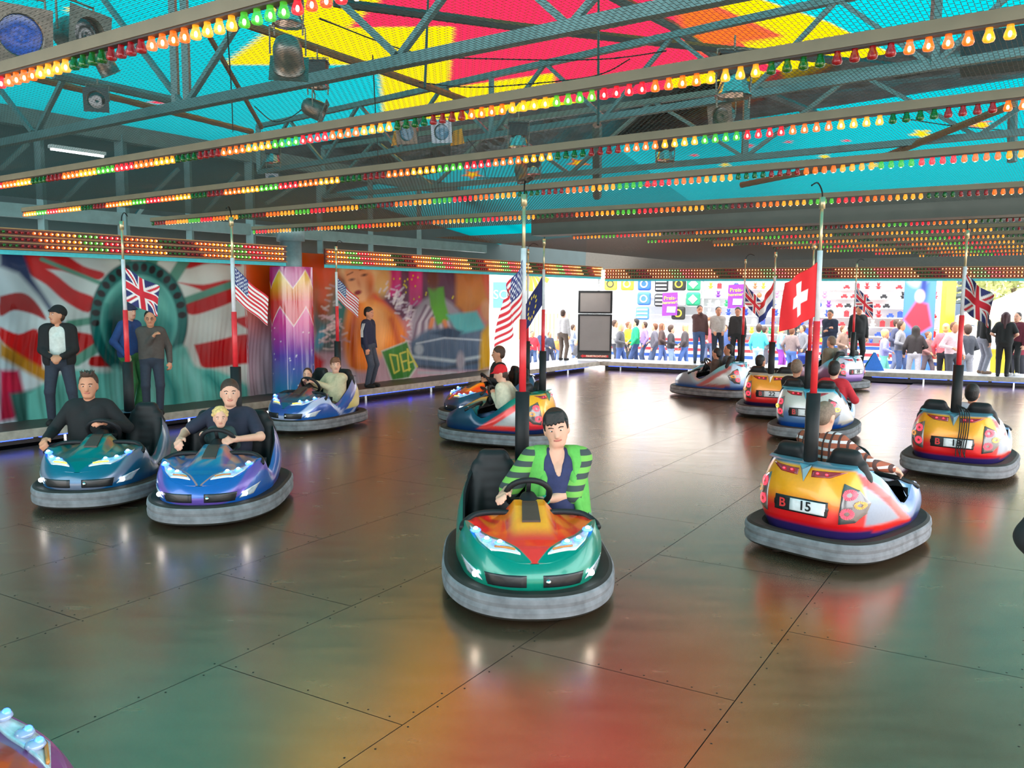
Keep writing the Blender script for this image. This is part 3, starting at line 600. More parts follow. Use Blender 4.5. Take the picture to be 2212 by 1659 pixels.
def paint_far(q):
    p = Paint(q, TT)
    for x, y, r_, c in [(1020, 377, 20, 1), (1250, 352, 22, 1), (1620, 314, 9, 0), (1566, 356, 10, 2), (1500, 335, 7, 0), (1704, 307, 7, 0), (1828, 304, 8, 0), (1990, 289, 22, 2), (2120, 270, 24, 1), (1924, 314, 9, 2), (1782, 338, 11, 2), (1887, 357, 11, 2), (2130, 410, 30, 0), (1830, 430, 26, 0), (1610, 435, 14, 0), (1400, 400, 10, 0)]:
        st = [(x+(r_ if i % 2 == 0 else r_*.45)*1.3*math.cos(i*math.pi/5-.9), y+(r_ if i % 2 == 0 else r_*.45)*.55*math.sin(i*math.pi/5-.9)) for i in range(10)]
        p.poly(st, [TR, TO, TY][c], 1.)
        if c == 1: p.poly([((a-x)*.6+x, (b-y)*.6+y) for a, b in st], TY, 1.)
    return p.C
for k in range(2):
    P = quad_grid(low[k], low[k+1], far[k+1], far[k], 200, 120); obj('roof_sheet', grid_np('roof_sheet', P, TARPM, paint_far(pr(P.reshape(-1, 3))[:, :2])), kind='structure')
# the roof goes on behind the camera and over the walkways, opaque there
m = MB(); b1, b2, b3 = eaveN, ridgeN, rightN
m.add([lp(-13, 2.6, 4.95), *[tuple(x) for x in (eaveN,)], tuple(eaveF), tuple(pe(700, 420)), tuple(lp(16, 2.6, 4.6))], [(0, 1, 2, 3, 4)]); m.build('roof_eave', mat('grey_roof_lining', srgb(120, 128, 128), .7), kind='structure')
m = MB(); P = [fp(-.6, .3, 2.95), fp(19, .3, 2.95), fp(19, .45, 4.4), fp(-.6, .45, 4.4)]; m.add(P, [(0, 1, 2, 3)]); m.add([q+V3(*(Fn*.05), 0) for q in P], [(3, 2, 1, 0)])
m.build('wall_fascia', mat('dark_fascia', srgb(80, 76, 70), .6), kind='structure')
# ---- roof trusses
ta, tb = g(0, 310, 3.9), g(1480, 8, 3.9)
def truss(name, lab, a, b, segs, w=.07):
    t = obj(name, loc=V3(a[0], a[1], 3.5), label=lab, cat='truss')
    for nm, p, q, ww, mt in segs: piece(t, nm, p, q, ww, None, mt)
    return t
tv = lambda x, y: onv(x, y, ta, tb)
dT = (tb-ta)/np.linalg.norm(tb-ta); segs = [('chord', ta-dT*3, tb+dT*3, .085, STEEL)]
for x, y in ((380, 225), (405, 225)): p = tv(x, y); segs.append(('post', p, p+V3(0, 0, 1.5), .06, STEEL))
for a, b in [((392, 222), (225, 0)), ((405, 222), (560, -20)), ((855, 118), (715, -15)), ((865, 118), (965, -15)), ((70, 285), (-10, 180)), ((80, 285), (140, 165)), ((1225, 52), (1100, -60)), ((1235, 52), (1330, -60))]: segs.append(('diagonal', tv(*a), tv(*b), .045, STEEL))
truss('roof_truss', 'grey green steel truss crossing below the yellow and red roof', ta, tb, segs)
def linetruss(lab, a, b, z0, z1, pitch, w):
    a, b = np.array(a), np.array(b); d = b-a; L = np.linalg.norm(d); N = max(1, int(L/pitch)); t = obj('lattice_truss', loc=V3(a[0], a[1], z0), label=lab, cat='truss')
    P = lambda s, z: V3(*(a+d*s), z)
    piece(t, 'chord', P(0, z0), P(1, z0), w); piece(t, 'chord', P(0, z1), P(1, z1), w)
    for i in range(N): piece(t, 'diagonal', P(i/N, z0), P((i+.5)/N, z1), w*.6); piece(t, 'diagonal', P((i+.5)/N, z1), P((i+1)/N, z0), w*.6)
    for i in range(0, N+1, 3): piece(t, 'post', P(i/N, z0), P(i/N, z1), w)
q0, q1 = g(560, 372, 4.2)[:2], g(2212, 112, 4.2)[:2]; q1 = q1+(q1-q0)*.25
linetruss('grey lattice truss hung with floodlights beneath the silver sheet', q0, q1, 4.2, 4.95, 1.7, .07)
q0, q1 = g(700, 425, 4.0)[:2], g(2212, 285, 4.0)[:2]; q1 = q1+(q1-q0)*.2
linetruss('far grey lattice truss below the starry turquoise roof', q0, q1, 4.0, 4.9, 2.4, .075)
# slender bars and posts
def bar_px(lab, pts, z, w, mt, name='roof_brace'):
    P = [g(x, y, zz) for (x, y), zz in zip(pts, z if hasattr(z, '__len__') else [z]*len(pts))]; m = MB(); m.tube([p-P[0] for p in P], w, 6); return m.build(name, mt, loc=P[0], label=lab, cat='brace')
bar_px('rust brown brace running under the turquoise sheet beside the square spotlight', [(60, 165), (545, 285)], 4.5, .04, BROWN)
bar_px('grey brace meeting the truss post by the square spotlight', [(115, 160), (380, 218)], 4.3, .05, STEEL)
bar_px('rust brown brace crossing the yellow star point', [(500, 40), (1010, 218)], 4.6, .04, BROWN)
bar_px('steep brown brace falling past the big silver spotlight', [(430, 40), (565, 275)], [4.8, 4.3], .03, BROWN)
bar_px('dark brace across the red roof panel', [(720, 5), (1120, 58), (1500, 100), (2000, 150)], 5.2, .05, STEELD)
bar_px('dark ridge bar falling across the red roof panel to the valley', [(1320, -10), (1450, 55), (1600, 160)], [5.6, 5.8, 6.1], .06, STEELD)
bar_px('thin dark hanger rod between roof and rail over the yellow panel', [(925, -10), (918, 190)], [5.0, 3.9], .012, STEELD)
bar_px('thin dark hanger rod between roof and rail over the red panel', [(1293, -10), (1292, 270)], [5.0, 3.6], .012, STEELD)
bar_px('grey brace in the far roof beside the starry sheet', [(1560, 165), (1760, 245)], 4.6, .05, STEELD)
bar_px('rust brown diagonal under the far starry sheet', [(2190, 225), (1920, 335), (1600, 400)], [4.2, 3.9, 3.7], .04, BROWN)
bar_px('upright grey post below the far starry sheet', [(1290, 270), (1290, 425)], [4.6, 3.75], .07, STEEL)
bar_px('upright grey post at the far starry sheet', [(2188, 205), (2186, 350)], [4.9, 4.0], .06, STEEL)
for i, pts in enumerate([[(690, 40), (900, 115), (1090, 128), (1300, 128), (1440, 110)], [(905, 178), (1000, 188), (1100, 185), (1280, 165), (1360, 128)], [(550, 230), (590, 262), (625, 255), (660, 230)], [(1010, 300), (1040, 345), (1055, 410)], [(805, 120), (812, 260), (818, 355)], [(490, 50), (500, 200), (503, 285)], [(1945, 255), (2060, 272), (2212, 285)], [(1030, 385), (1200, 380), (1290, 372)]]):
    P = [g(x, y, 4.1) for x, y in pts]; m = MB(); m.tube([np.array(q)-P[0] for q in spline(P, 6)], .006, 5)
    m.build('hanging_cable', BLACK, loc=P[0], label='thin black cable '+['sagging across the red roof panel, the longer one', 'sagging below the yellow roof edge', 'looping towards the tilted silver can light', 'dropping beside the dark can light', 'hanging straight over the turquoise roof beside the yellow panel', 'hanging straight beside the steep brown brace', 'strung under the far starry roof', 'strung low behind the pole of the green car'][i], cat='cable', group='cables slung below the roof')
# ================================================================== BUMPER CARS
# local axes: x forward, y to the car's left, z up; origin on the floor under the middle
GREY = mat('scuffed_bumper_side', srgb(112, 112, 116), .75, noise=.5, nscale=9, spec=.25)
RUBT = mat('bumper_top_rubber', srgb(44, 41, 38), .65, noise=.3, nscale=8, spec=.25)
PAINT = mat('glossy_car_paint', rough=.3, metal=.2, attr='Col', noise=.05, nscale=40, coat=.4)
VINYL = mat('black_vinyl', (.012, .012, .013), .5, noise=.35, nscale=10, bump=.15, spec=.28)
PANEL = mat('brown_touch_panel', srgb(66, 48, 40), .5)
LENS = mat('silver_headlight_housing', srgb(196, 202, 210), .15, .2, noise=.25, nscale=30, coat=1)
LEDB = mat('blue_white_led', (.8, .9, 1), emit=(.30, .50, 1), es=9, noise=0); LEDH = mat('blue_led_halo', (.1, .2, .9), .2, emit=(.03, .12, 1), es=5.0, noise=0, coat=1); LEDG = mat('clear_lamp_glass', srgb(150, 160, 190), .08, noise=0, coat=1)
LEDO = mat('amber_led_line', (1, .5, .05), emit=(1, .42, .03), es=3.2, noise=0); LEDOF = mat('amber_led_line_off', srgb(190, 120, 50), .3)
TAILD = mat('smoked_tail_housing', srgb(104, 98, 98), .2, .3, coat=1); TAILR = mat('red_tail_lens', (.25, .005, .012), .15, coat=1)
RLED = mat('red_led_ring', (1, .05, .08), emit=(1, .03, .06), es=3.0, noise=0); YLED = mat('yellow_led_ring', (1, .7, .1), emit=(1, .55, .03), es=3.0, noise=0); YOFF = mat('amber_led_ring', srgb(220, 140, 40), .3, emit=(1, .4, .02), es=.8, noise=0)
GRILLE = mat('dark_grille', (.015, .015, .017), .35)
PLATEB = mat('black_number_plate', (.012, .012, .014), .3); PLATEW = mat('white_number_field', (.7, .7, .72), .4); PLR = mat('red_plate_mark', (.55, .03, .03), .4)
POLER = mat('red_pole_sleeve', srgb(206, 40, 48), .4); POLEM = mat('brass_tinted_pole', srgb(200, 186, 150), .3, .7); POLEW = mat('white_flag_sleeve', srgb(206, 206, 210), .4)
A0, B0, NE = .86, .495, 2.9
CSC = (.945, 1.076, 1.04)
def outline(t, a, b, n=NE, nr=2.6):
    c, s = np.cos(t), np.sin(t); n_ = np.where(c > 0, nr, n+.7)
    return a*np.sign(c)*np.abs(c)**(2/n_), b*np.sign(s)*np.abs(s)**(2/n_)
def ztop(x):
    return np.interp(x, [-.9, -.62, -.40, -.12, .0, .10, .19, .26, .36, .55, .74, .86], [.765, .76, .665, .49, .42, .395, .43, .52, .545, .505, .435, .375])
def halfw(x): return B0*np.clip(1-np.abs(np.clip(x, -A0, A0)/A0)**2.6, 0, 1)**(1/2.6) if np.all(x >= 0) else B0*np.clip(1-np.abs(x/A0)**3.0, 0, 1)**(1/3.0)
def side(t, v, off=0.):
    """body flank: t around, v 0 (skirt) .. 1 (upper edge)"""
    t, v = np.asarray(t, float), np.asarray(v, float)
    x0, y0 = outline(t, A0, B0); zt = ztop(x0); z = .15+(zt-.15)*v
    front = np.clip((x0-.2)/.6, 0, 1); rear = np.clip((-x0-.3)/.5, 0, 1)
    ins = .05*(1-v)**2+.045*v**3+rear*(.07*v**2.2+.06*np.clip(.28-v, 0, 1)*2)-.02*np.sin(np.pi*v)
    k = 1-ins/.55; x, y = x0*(1-(ins-off)/.86), y0*(1-(ins-off)/.5)
    return np.stack([x, y, z], -1)
def hood_hw(x): return .912*halfw(np.clip(np.asarray(x, float)/.948, 0, .86))
def hood_z(x, w):
    """height of the front deck; w = -1..1 across"""
    s = np.clip((.83-x)/.66, 0, 1); aw = np.abs(w)
    base = .385+.185*s**.85; crown = .030*(1-aw**2)*np.clip(s*5, 0, 1)*(1-s)**.3
    yy = aw*hood_hw(x)
    top_ = .075*np.clip((s-.32)/.5, 0, 1); con = top_*np.clip((.165-yy)/.065, 0, 1)
    ch = -.035*np.exp(-((yy-.27)/.07)**2)*np.clip(s*1.6-.3, 0, 1)
    zc = base+crown+con+ch; e = np.clip((aw-.80)/.20, 0, 1); e = e*e*(3-2*e); q = np.clip(s*6, 0, 1)
    return (zc*(1-e)+ztop(x/.948)*e)*q+ztop(x/.948)*(1-q)
def hood(x, w, off=0.):
    x, w = np.asarray(x, float), np.asarray(w, float)
    return np.stack([x, w*hood_hw(x), hood_z(x, w)+off], -1)
def sect(cnt, v, rv, off):
    pass
def side_at(y=None, z=None, x=None, rear=True, off=.006):
    """a point on the tail (given y,z)"""
    ts = np.linspace(math.pi*.5, math.pi*1.5, 241); best = None
    v = np.full(241, .5)
    for _ in range(6):
        x0, _y = outline(ts, A0, B0); v = np.clip((z-.15)/(ztop(x0)-.15), 0, 1.02)
    P = side(ts, v, off); i = np.argmin(np.abs(P[:, 1]-y)+(P[:, 0] > 0)*9); return P[i]
def patch(fn, poly, n=7, thick=.006):
    """fill a polygon given in surface coordinates by triangulated rings, following the surface"""
    poly = np.array(poly, float); c = poly.mean(0); P = []; N = 0
    ring = []
    for i in range(len(poly)):
        a, b = poly[i], poly[(i+1) % len(poly)]
        for k in range(n): ring.append(a+(b-a)*k/n)
    ring = np.array(ring); m = len(ring); rows = [c+(ring-c)*s for s in (.02, .35, .7, 1.)]
    V_ = [fn(q) for r_ in rows for q in r_]+[fn(q, 0.) for q in rows[-1]]; F_ = []
    for i in range(4):
        for k in range(m): F_.append((i*m+k, i*m+(k+1) % m, (i+1)*m+(k+1) % m, (i+1)*m+k))
    F_.append(tuple(reversed(range(m)))); return V_, F_
def hood_xy(q, off=.014):
    hw_ = max(float(hood_hw(q[0])), .02); w = np.clip(q[1]/hw_, -1, 1); return hood(q[0], w, off)
def tail_yz(q, off=.008): return side_at(q[0], q[1], off=off)
# shared meshes -------------------------------------------------------------
def bumper_mesh():
    n = 96; t = np.linspace(0, 2*math.pi, n, endpoint=False)
    prof = [(-.17, .10, 1), (-.175, .17, 1), (-.12, .215, 1), (-.035, .222, 1), (-.012, .208, 0), (.0, .195, 0), (.004, .165, 0), (-.004, .138, 0), (.004, .11, 0), (.0, .075, 0), (-.02, .055, 1), (-.06, .045, 1)]
    P = []; 
    for o, z, _ in prof:
        c, s = np.cos(t), np.sin(t); nn = np.where(c > 0, 2.35, 3.6)
        x = (.985+o)*np.sign(c)*np.abs(c)**(2/nn); y = (.59+o)*np.sign(s)*np.abs(s)**(2/nn); P.append(np.stack([x, y, np.full(n, z)], 1))
    m = MB(); P = np.array(P); k = len(prof)
    for i in range(k-1): m.add(np.concatenate([P[i], P[i+1]]), [(j, n+j, n+(j+1) % n, (j+1) % n) for j in range(n)], 0 if (prof[i][2] == 0 and prof[i+1][2] == 0) else 1)
    m.add(P[-1], [tuple(reversed(range(n)))], 1); m.add(P[0], [tuple(range(n))], 1)
    return m.mesh('bumper', [GREY, RUBT], True)
BUMP = bumper_mesh()
def seat_mesh():
    pr_ = []; 
    for y in (-.225, .225):
        lean = .16
        for k in range(9):
            z = .22+.605*k/8; w = .215*(1-(max(0, (z-.56))/.30)**2.2*.55)
            pr_.append(('c', V3(-.47-lean*(z-.3), y-w+.07, z), V3(-.47-lean*(z-.3), y+w-.07, z), .065, .065))
    for y in (-.225, .225):
        for d in (-.14, .14): pr_.append(('c', V3(-.41, y+d, .34), V3(-.52, y+d*.8, .68), .05, .045))
        pr_.append(('c', V3(-.42, y-.12, .215), V3(-.02, y-.12, .235), .07, .065)); pr_.append(('c', V3(-.42, y+.12, .215), V3(-.02, y+.12, .235), .07, .065)); pr_.append(('c', V3(-.3, y, .21), V3(-.02, y, .235), .055, .065))
    V_, Q = surf(pr_, .018, .03); return np_mesh('seat', V_, Q, VINYL)
SEAT = seat_mesh()
def tub_mesh():
    m = MB(); t = np.linspace(0, 2*math.pi, 80, endpoint=False); P = []
    for k, v in enumerate((1., .97, .6, .25)):
        q = side(t, np.full(80, v)); sc_ = (1, .955, .93, .90)[k]; q[:, 0] *= sc_; q[:, 1] *= sc_
        if k > 1: q[:, 2] = np.minimum(q[:, 2], (0, 0, .34, .21)[k])
        P.append(q)
    P = np.array(P); n = 80
    for i in range(3): m.add(np.concatenate([P[i], P[i+1]]), [(j, (j+1) % n, n+(j+1) % n, n+j) for j in range(n)])
    m.add(P[3], [tuple(range(n))]); return m.mesh('cockpit_tub', VINYL, True)
TUB = tub_mesh()
m = MB()
for s in (-1, 1): m.tube(spline([(.30, s*.10, .56), (.24, s*.16, .575), (.235, s*.34, .565), (.30, s*.43, .525), (.37, s*.45, .495)], 4), .022, 8)
HAND = m.mesh('grab_rail', VINYL, True)
def wheel_mesh():
    m = MB(); M = Matrix.Translation((.085, 0, .67)) @ Matrix.Rotation(math.radians(-52), 4, 'Y'); n = 24; k = 8; vs = []; fs = []
    for i in range(n):
        a = 2*math.pi*i/n
        for j in range(k): b = 2*math.pi*j/k; r = .15+.021*math.cos(b); vs.append(tuple(M@Vector((r*math.cos(a), r*math.sin(a), .021*math.sin(b)))))
    for i in range(n):
        for j in range(k): fs.append((i*k+j, ((i+1) % n)*k+j, ((i+1) % n)*k+(j+1) % k, i*k+(j+1) % k))
    m.add(vs, fs); m.lathe([(0, -.01), (.05, -.012), (.062, -.04), (.075, -.10), (.07, -.2), (.06, -.25)], 14, M)
    for a in (0, 2.1, 4.2): m.bar(M@Vector((.04*math.cos(a), .04*math.sin(a), -.015)), M@Vector((.145*math.cos(a), .145*math.sin(a), 0)), .03, .014)
    return m.mesh('steering_wheel', BLACK, True)
WHEEL = wheel_mesh()
# headlight meshes (shared)
TRI = [(.758, .085), (.705, .265), (.60, .338), (.43, .402), (.515, .312), (.63, .205)]
def lamp_meshes(s):
    tri = [(x, s*y) for x, y in TRI]; tri = tri if s > 0 else tri[::-1]
    m = MB(); V_, F_ = patch(hood_xy, tri); m.add(V_, F_); hs = m.mesh('headlight', LENS, True)
    o = MB(); L_ = []
    for x, y in ((.505, .362), (.605, .292), (.668, .212)):
        b = MB(); p = hood_xy((x, s*y), .020); b.ball(p, (.040, .036, .018), 12, 6, mi=0); b.ball(p+V3(.014, 0, .010), .0185, 10, 6, mi=1); L_.append(b.mesh('led_lamp', [LEDH, LEDB], True))
    o.tube([hood_xy((.738-.0075*k, s*(.118+.021*k)), .020) for k in range(7)], .008, 5)
    return hs, L_, o.mesh('turn_signal', LEDO, True), o.mesh('turn_signal', LEDOF, True)
LAMP = {s: lamp_meshes(s) for s in (-1, 1)}
def front_y(y, z, off=.006):
    ts = np.linspace(-math.pi/2, math.pi/2, 241); x0, _ = outline(ts, A0, B0); v = np.clip((z-.15)/(ztop(x0)-.15), 0, 1); P = side(ts, v, off); return P[np.argmin(np.abs(P[:, 1]-y))]
def grille_mesh(s):
    m = MB(); V_, F_ = patch(lambda q, off=.006: front_y(q[0], q[1], off), [(s*.05, .235), (s*.29, .235), (s*.31, .315), (s*.05, .312)][::s]); m.add(V_, F_); return m.mesh('grille', GRILLE, True)
def fog_mesh(s): m = MB(); m.ball(front_y(s*.365, .285, .012), (.022, .022, .022), 10, 6); return m.mesh('fog_light', mat('white_led', (1, 1, 1), emit=(.85, .92, 1), es=14, noise=0), True)
def fogh_mesh(s):
    m = MB(); V_, F_ = patch(lambda q, off=.004: front_y(q[0], q[1], off), [(s*.32, .25), (s*.41, .26), (s*.455, .35), (s*.36, .31)][::s]); m.add(V_, F_); return m.mesh('fog_housing', LENS, True)
GRL = {s: grille_mesh(s) for s in (-1, 1)}; FOG = {s: fog_mesh(s) for s in (-1, 1)}; FOGH = {s: fogh_mesh(s) for s in (-1, 1)}
m = MB(); m.ball(front_y(.08, .275, .012), .018, 8, 5); COIN = m.mesh('key_lock', CHROME, True)
# tail meshes
def tail_part(poly, mt, name, off=.008):
    m = MB(); V_, F_ = patch(lambda q, o=off: tail_yz(q, o), poly); m.add(V_, F_); return m.mesh(name, mt, True)
def ring_mesh(c, r, mt, name, s):
    m = MB(); n = 20
    for k in range(n):
        a, b = 2*math.pi*k/n, 2*math.pi*(k+.62)/n; q = [(c[0]+rr_*math.cos(x), c[1]+rr_*math.sin(x)) for rr_, x in ((r*.42, a), (r, a), (r, b), (r*.42, b))]
        m.add([tail_yz(p, .017) for p in q], [(0, 1, 2, 3), (3, 2, 1, 0)])
    return m.mesh(name, mt)
TAIL = {}
for s in (-1, 1):
    TAIL[s] = (tail_part([(s*y, z) for y, z in ((.29, .33), (.30, .645), (.385, .60), (.445, .50), (.435, .42), (.385, .35))][::s], TAILD, 'tail_light'),
               ring_mesh((s*.350, .565), .042, RLED, 'led_ring', s), ring_mesh((s*.346, .42), .042, RLED, 'led_ring', s), s,
               tail_part([(s*y, z) for y, z in ((.055, .665), (.06, .715), (.30, .725), (.20, .675))][::-s], TAILR, 'brake_light'))
YR = {(s, l): ring_mesh((s*.412, .49), .031, YLED if l else YOFF, 'led_ring', s) for s in (-1, 1) for l in (0, 1)}
def dots(s):
    m = MB()
    for y in (.105, .175): p = tail_yz((s*y, .70), .02); m.ball(p, (.008, .012, .008), 8, 5)
    return m.mesh('led', RLED, True)
BDOT = {s: dots(s) for s in (-1, 1)}
PLATE = tail_part([(-.21, .37), (.21, .37), (.22, .43), (.21, .49), (-.21, .49), (-.22, .43)][::-1], PLATEB, 'number_plate', .010)
FIELD = tail_part([(-.195, .383), (.085, .383), (.085, .478), (-.20, .478)][::-1], PLATEW, 'number_field', .014)
FIN = MB(); FIN.add([(-.78, .05, .755), (-.78, -.05, .755), (-.815, 0, .62), (-.69, .05, .79), (-.69, -.05, .79), (-.835, 0, .72)], [(0, 5, 2), (1, 2, 5), (0, 3, 4, 5), (1, 5, 4)])
def pole_parts(t, zt=2.90, arm=-1):
    m = MB(); m.tube([(-.70, 0, .60), (-.70, 0, 1.32)], .054, 14); m.build('foam_sleeve', BLACK, t, True)
    m = MB(); m.tube([(-.70, 0, 1.31), (-.70, 0, 1.89)], .027, 10); m.build('pole_sleeve', POLER, t, True)
    m = MB(); m.tube([(-.70, 0, 1.88), (-.70, 0, 2.44)], .021, 10); m.build('flag_sleeve', POLEW, t, True)
    m = MB(); m.tube([(-.70, 0, 2.4), (-.70, 0, zt-.12)], .013, 8); m.tube([(-.70, 0, zt-.14), (-.70, 0, zt-.05)], .024, 8); m.build('contact_pole', POLEM, t, True)
    m = MB(); m.tube(spline([(-.70, 0, zt-.06), (-.70+arm*.02, 0, zt), (-.70+arm*.10, 0, zt+.05), (-.70+arm*.2, 0, zt+.02)], 4), .006, 5); m.build('contact_arm', BLACK, t, True)
# paint schemes: function of car-local position ---------------------------------
def sm(a, b, x): t = np.clip((x-a)/(b-a), 0, 1); return t*t*(3-2*t)
def scheme(P, S, region):
    x, y, z = P[:, 0], P[:, 1], P[:, 2]; ay = np.abs(y); n = len(x)
    mixc = lambda C, m, c: C*(1-m[:, None])+(np.array(c) if np.ndim(c) == 1 else c)*m[:, None]
    C = np.tile(np.array(S['base'], float), (n, 1)); C = mixc(C, sm(.36, .22, z), S.get('low', S['base']))
    nz = np.sin(x*17+3*np.sin(y*11))*np.sin(y*19+2*np.sin(x*13))
    if region == 'hood':
        vw = np.clip((.80-x)*.86, 0, 1)+.02; inn = sm(.005, -.005, ay-vw)
        C = mixc(C, inn, S['hood']); C = mixc(C, inn*sm(.16, .10, ay)*sm(.62, .48, x), S['console'])
        C = mixc(C, inn*sm(.35, .75, nz*.5+.5)*sm(.60, .40, x)*S.get('flame', .0), S.get('flamec', S['console']))
        C = mixc(C, sm(.012, .004, np.abs(ay-vw))*S.get('pin', 0.), S.get('pinc', (.8, .6, .1)))
    else:
        C = mixc(C, sm(.0, -.5, x)*sm(.45, .60, z), S.get('upper', S['base']))
        if S.get('sidec') is not None:         # long wedge running forward along the flank
            e0 = .014; wedge = sm(e0, -e0, np.maximum(.25-z, z-.25-(.15-x)*.60)); C = mixc(C, wedge, S['sidec'])
            w2 = sm(e0, -e0, np.maximum(.315-z, z-.315-(-.13-x)*.62)); C = mixc(C, w2, S.get('side2', (.6, .62, .66)))
        if S.get('swirl') is not None:
            C = mixc(C, sm(.02, .0, np.abs(z-(.33+.16*np.sin((x-.1)*5.)))-.035), S['swirl'])
            C = mixc(C, ((x < -.15) & (z > .3) & (z < .3+(-.15-x)*.7)).astype(float), S.get('swirl2', S['swirl']))
        tail = sm(-.62, -.66, x)*sm(.495, .47, ay)*(z > .27)*(z < .735)
        if S.get('tail'):
            a, b = S['tail']; tc = np.array(a)*(1-sm(.38, .55, z)[:, None])+np.array(b)*sm(.38, .55, z)[:, None]; C = mixc(C, tail, tc)
        C = mixc(C, sm(-.5, -.55, x)*sm(.29, .26, z), S.get('skirt', (.02, .02, .05)))
        C = mixc(C, sm(.73, .745, z)*(x < -.4), S.get('upper', S['base']))
    return C
def text_on(txt, size, M, mt, par, name='lettering', bold=.0):
    me = text_mesh(txt, size, mt, .001, bold=bold); o = obj(name, me, par); o.matrix_local = M; return o
CARS = []
def glass_lamp(me):
    c = me.copy(); c.materials[0] = LEDG; c.materials[1] = LEDH; return c
def car(S, pos, lab, hi=True, front=True, rear=True, num=None, signal=(1, 1), pole=True):
    gp = np.array(pos[:2]); hd = math.radians(pos[2])
    t = obj('bumper_car', loc=(*gp, 0), rz=hd, label=lab, cat='bumper car', group='bumper cars on the driving floor')
    t.scale = CSC; obj('bumper', BUMP, t)
    na, nv, nh = (240, 34, 110) if hi else (120, 16, 36)
    T_, V_ = np.meshgrid(np.linspace(0, 2*math.pi, na+1), np.linspace(0, 1, nv), indexing='ij'); Ps = side(T_, V_); Cs = scheme(Ps.reshape(-1, 3), S, 'side')
    body = obj('body', grid_np('body', Ps, PAINT, Cs), t)
    X_, W_ = np.meshgrid(np.linspace(.17, .815, nh), np.linspace(-1, 1, nh), indexing='ij'); Ph = hood(X_, W_); Ch = scheme(Ph.reshape(-1, 3), S, 'hood'); obj('hood', grid_np('hood', Ph[:, ::-1], PAINT, Ch.reshape(nh, nh, 3)[:, ::-1]), t)
    # dashboard drop behind the hood and the tail deck
    m = MB(); w_ = np.linspace(-1, 1, 24); a = hood(np.full(24, .17), w_); b = a.copy(); b[:, 0] -= .01; b[:, 2] = .515; m.grid(np.stack([a, b])); m.build('dashboard', VINYL, t)
    ty = np.linspace(-.365, .365, 14); r0 = np.stack([np.full(14, -.62), ty*.94, np.full(14, .76)], 1); r1 = np.stack([np.full(14, -.775)+.10*(np.abs(ty)/.365)**4, ty, np.full(14, .762)], 1); rm = (r0+r1)/2; rm[:, 2] += .02
    m = MB(); m.grid(np.stack([r0, rm, r1]), col=np.tile(np.array(S.get('upper', S['base'])), (3, 14, 1))); m.build('tail_deck', PAINT, t, True)
    obj('cockpit_tub', TUB, t); obj('seat', SEAT, t); obj('steering_wheel', WHEEL, t); obj('grab_rail', HAND, t)
    m = MB(); hp = [(.46, -.06), (.46, .06), (.245, .05), (.245, -.05)]; v0, f0 = patch(hood_xy, hp[::-1]); m.add(v0, f0); m.build('control_panel', PANEL, t)
    if front:
        for s in (-1, 1):
            h_ = obj('headlight', LAMP[s][0], t); [obj('led_lamp', q_ if S['name'] != 'plum' else glass_lamp(q_), h_) for q_ in LAMP[s][1]]; obj('turn_signal', LAMP[s][2 if S['name'] in ('teal', 'violet', 'orange') else 3], h_)
            obj('grille', GRL[s], t); f_ = obj('fog_housing', FOGH[s], t); obj('fog_light', FOG[s], f_)
        obj('key_lock', COIN, t)
    if rear:
        for s in (-1, 1):
            h_ = obj('tail_light', TAIL[s][0], t); obj('led_ring', TAIL[s][1], h_); obj('led_ring', TAIL[s][2], h_); obj('led_ring', YR[(s, signal[0 if s > 0 else 1])], h_)
            b_ = obj('brake_light', TAIL[s][4], t); obj('led', BDOT[s], b_)
        FM = FIN.mesh('tail_fin', mat('fin_'+S['name'], S.get('upper', S['base']), .3, .2, coat=.6)); obj('tail_fin', FM, t)
        if num:
            pl = obj('number_plate', PLATE, t); obj('number_field', FIELD, pl)
            pc = tail_yz((-.04, .432), .018); pn = tail_yz((-.05, .44), .018)
            M = frame(tail_yz((-.05, .432), .019), (0, -1, 0), (0, 0, 1)); text_on(num, .105, M, PLATEB, pl, 'number', .002)
            text_on('B', .10, frame(tail_yz((.145, .43), .018), (0, -1, 0), (0, 0, 1)), PLR, pl, 'plate_mark', .002)
    if pole: pole_parts(t, arm=1 if S['name'] in ('green', 'blue', 'silver_blue') else -1)
    CARS.append(t); return t
def world_of(t, p):
    a = t.rotation_euler[2]; c, s = math.cos(a), math.sin(a); p = [p[i]*CSC[i] for i in range(3)]; return V3(t.location[0]+c*p[0]-s*p[1], t.location[1]+s*p[0]+c*p[1], p[2])
c_ = s_
GREENCAR = dict(name='green', base=c_(0, 118, 100), low=c_(10, 132, 108), hood=c_(214, 40, 30), console=c_(238, 150, 20), upper=c_(0, 110, 90), flame=.55, flamec=c_(240, 130, 20), sidec=None, tail=(c_(206, 40, 40), c_(238, 170, 30)))
TEALCAR = dict(name='teal', base=c_(16, 86, 110), low=c_(16, 90, 140), hood=c_(0, 92, 92), console=c_(0, 100, 96), upper=c_(96, 110, 130), flame=.25, flamec=c_(220, 140, 30), swirl=c_(110, 120, 140))
BLUECAR = dict(name='blue', base=c_(24, 84, 160), low=c_(20, 90, 176), hood=c_(20, 84, 140), console=c_(40, 110, 140), upper=c_(120, 104, 150), flame=.45, flamec=c_(226, 140, 40), pin=.6, pinc=c_(200, 130, 60), swirl=c_(100, 76, 160))
PURPCAR = dict(name='violet', base=c_(40, 74, 150), low=c_(40, 100, 180), hood=c_(14, 92, 120), console=c_(60, 40, 50), upper=c_(140, 130, 170), flame=.3, flamec=c_(190, 110, 60), swirl=c_(180, 186, 216), swirl2=c_(196, 180, 96))
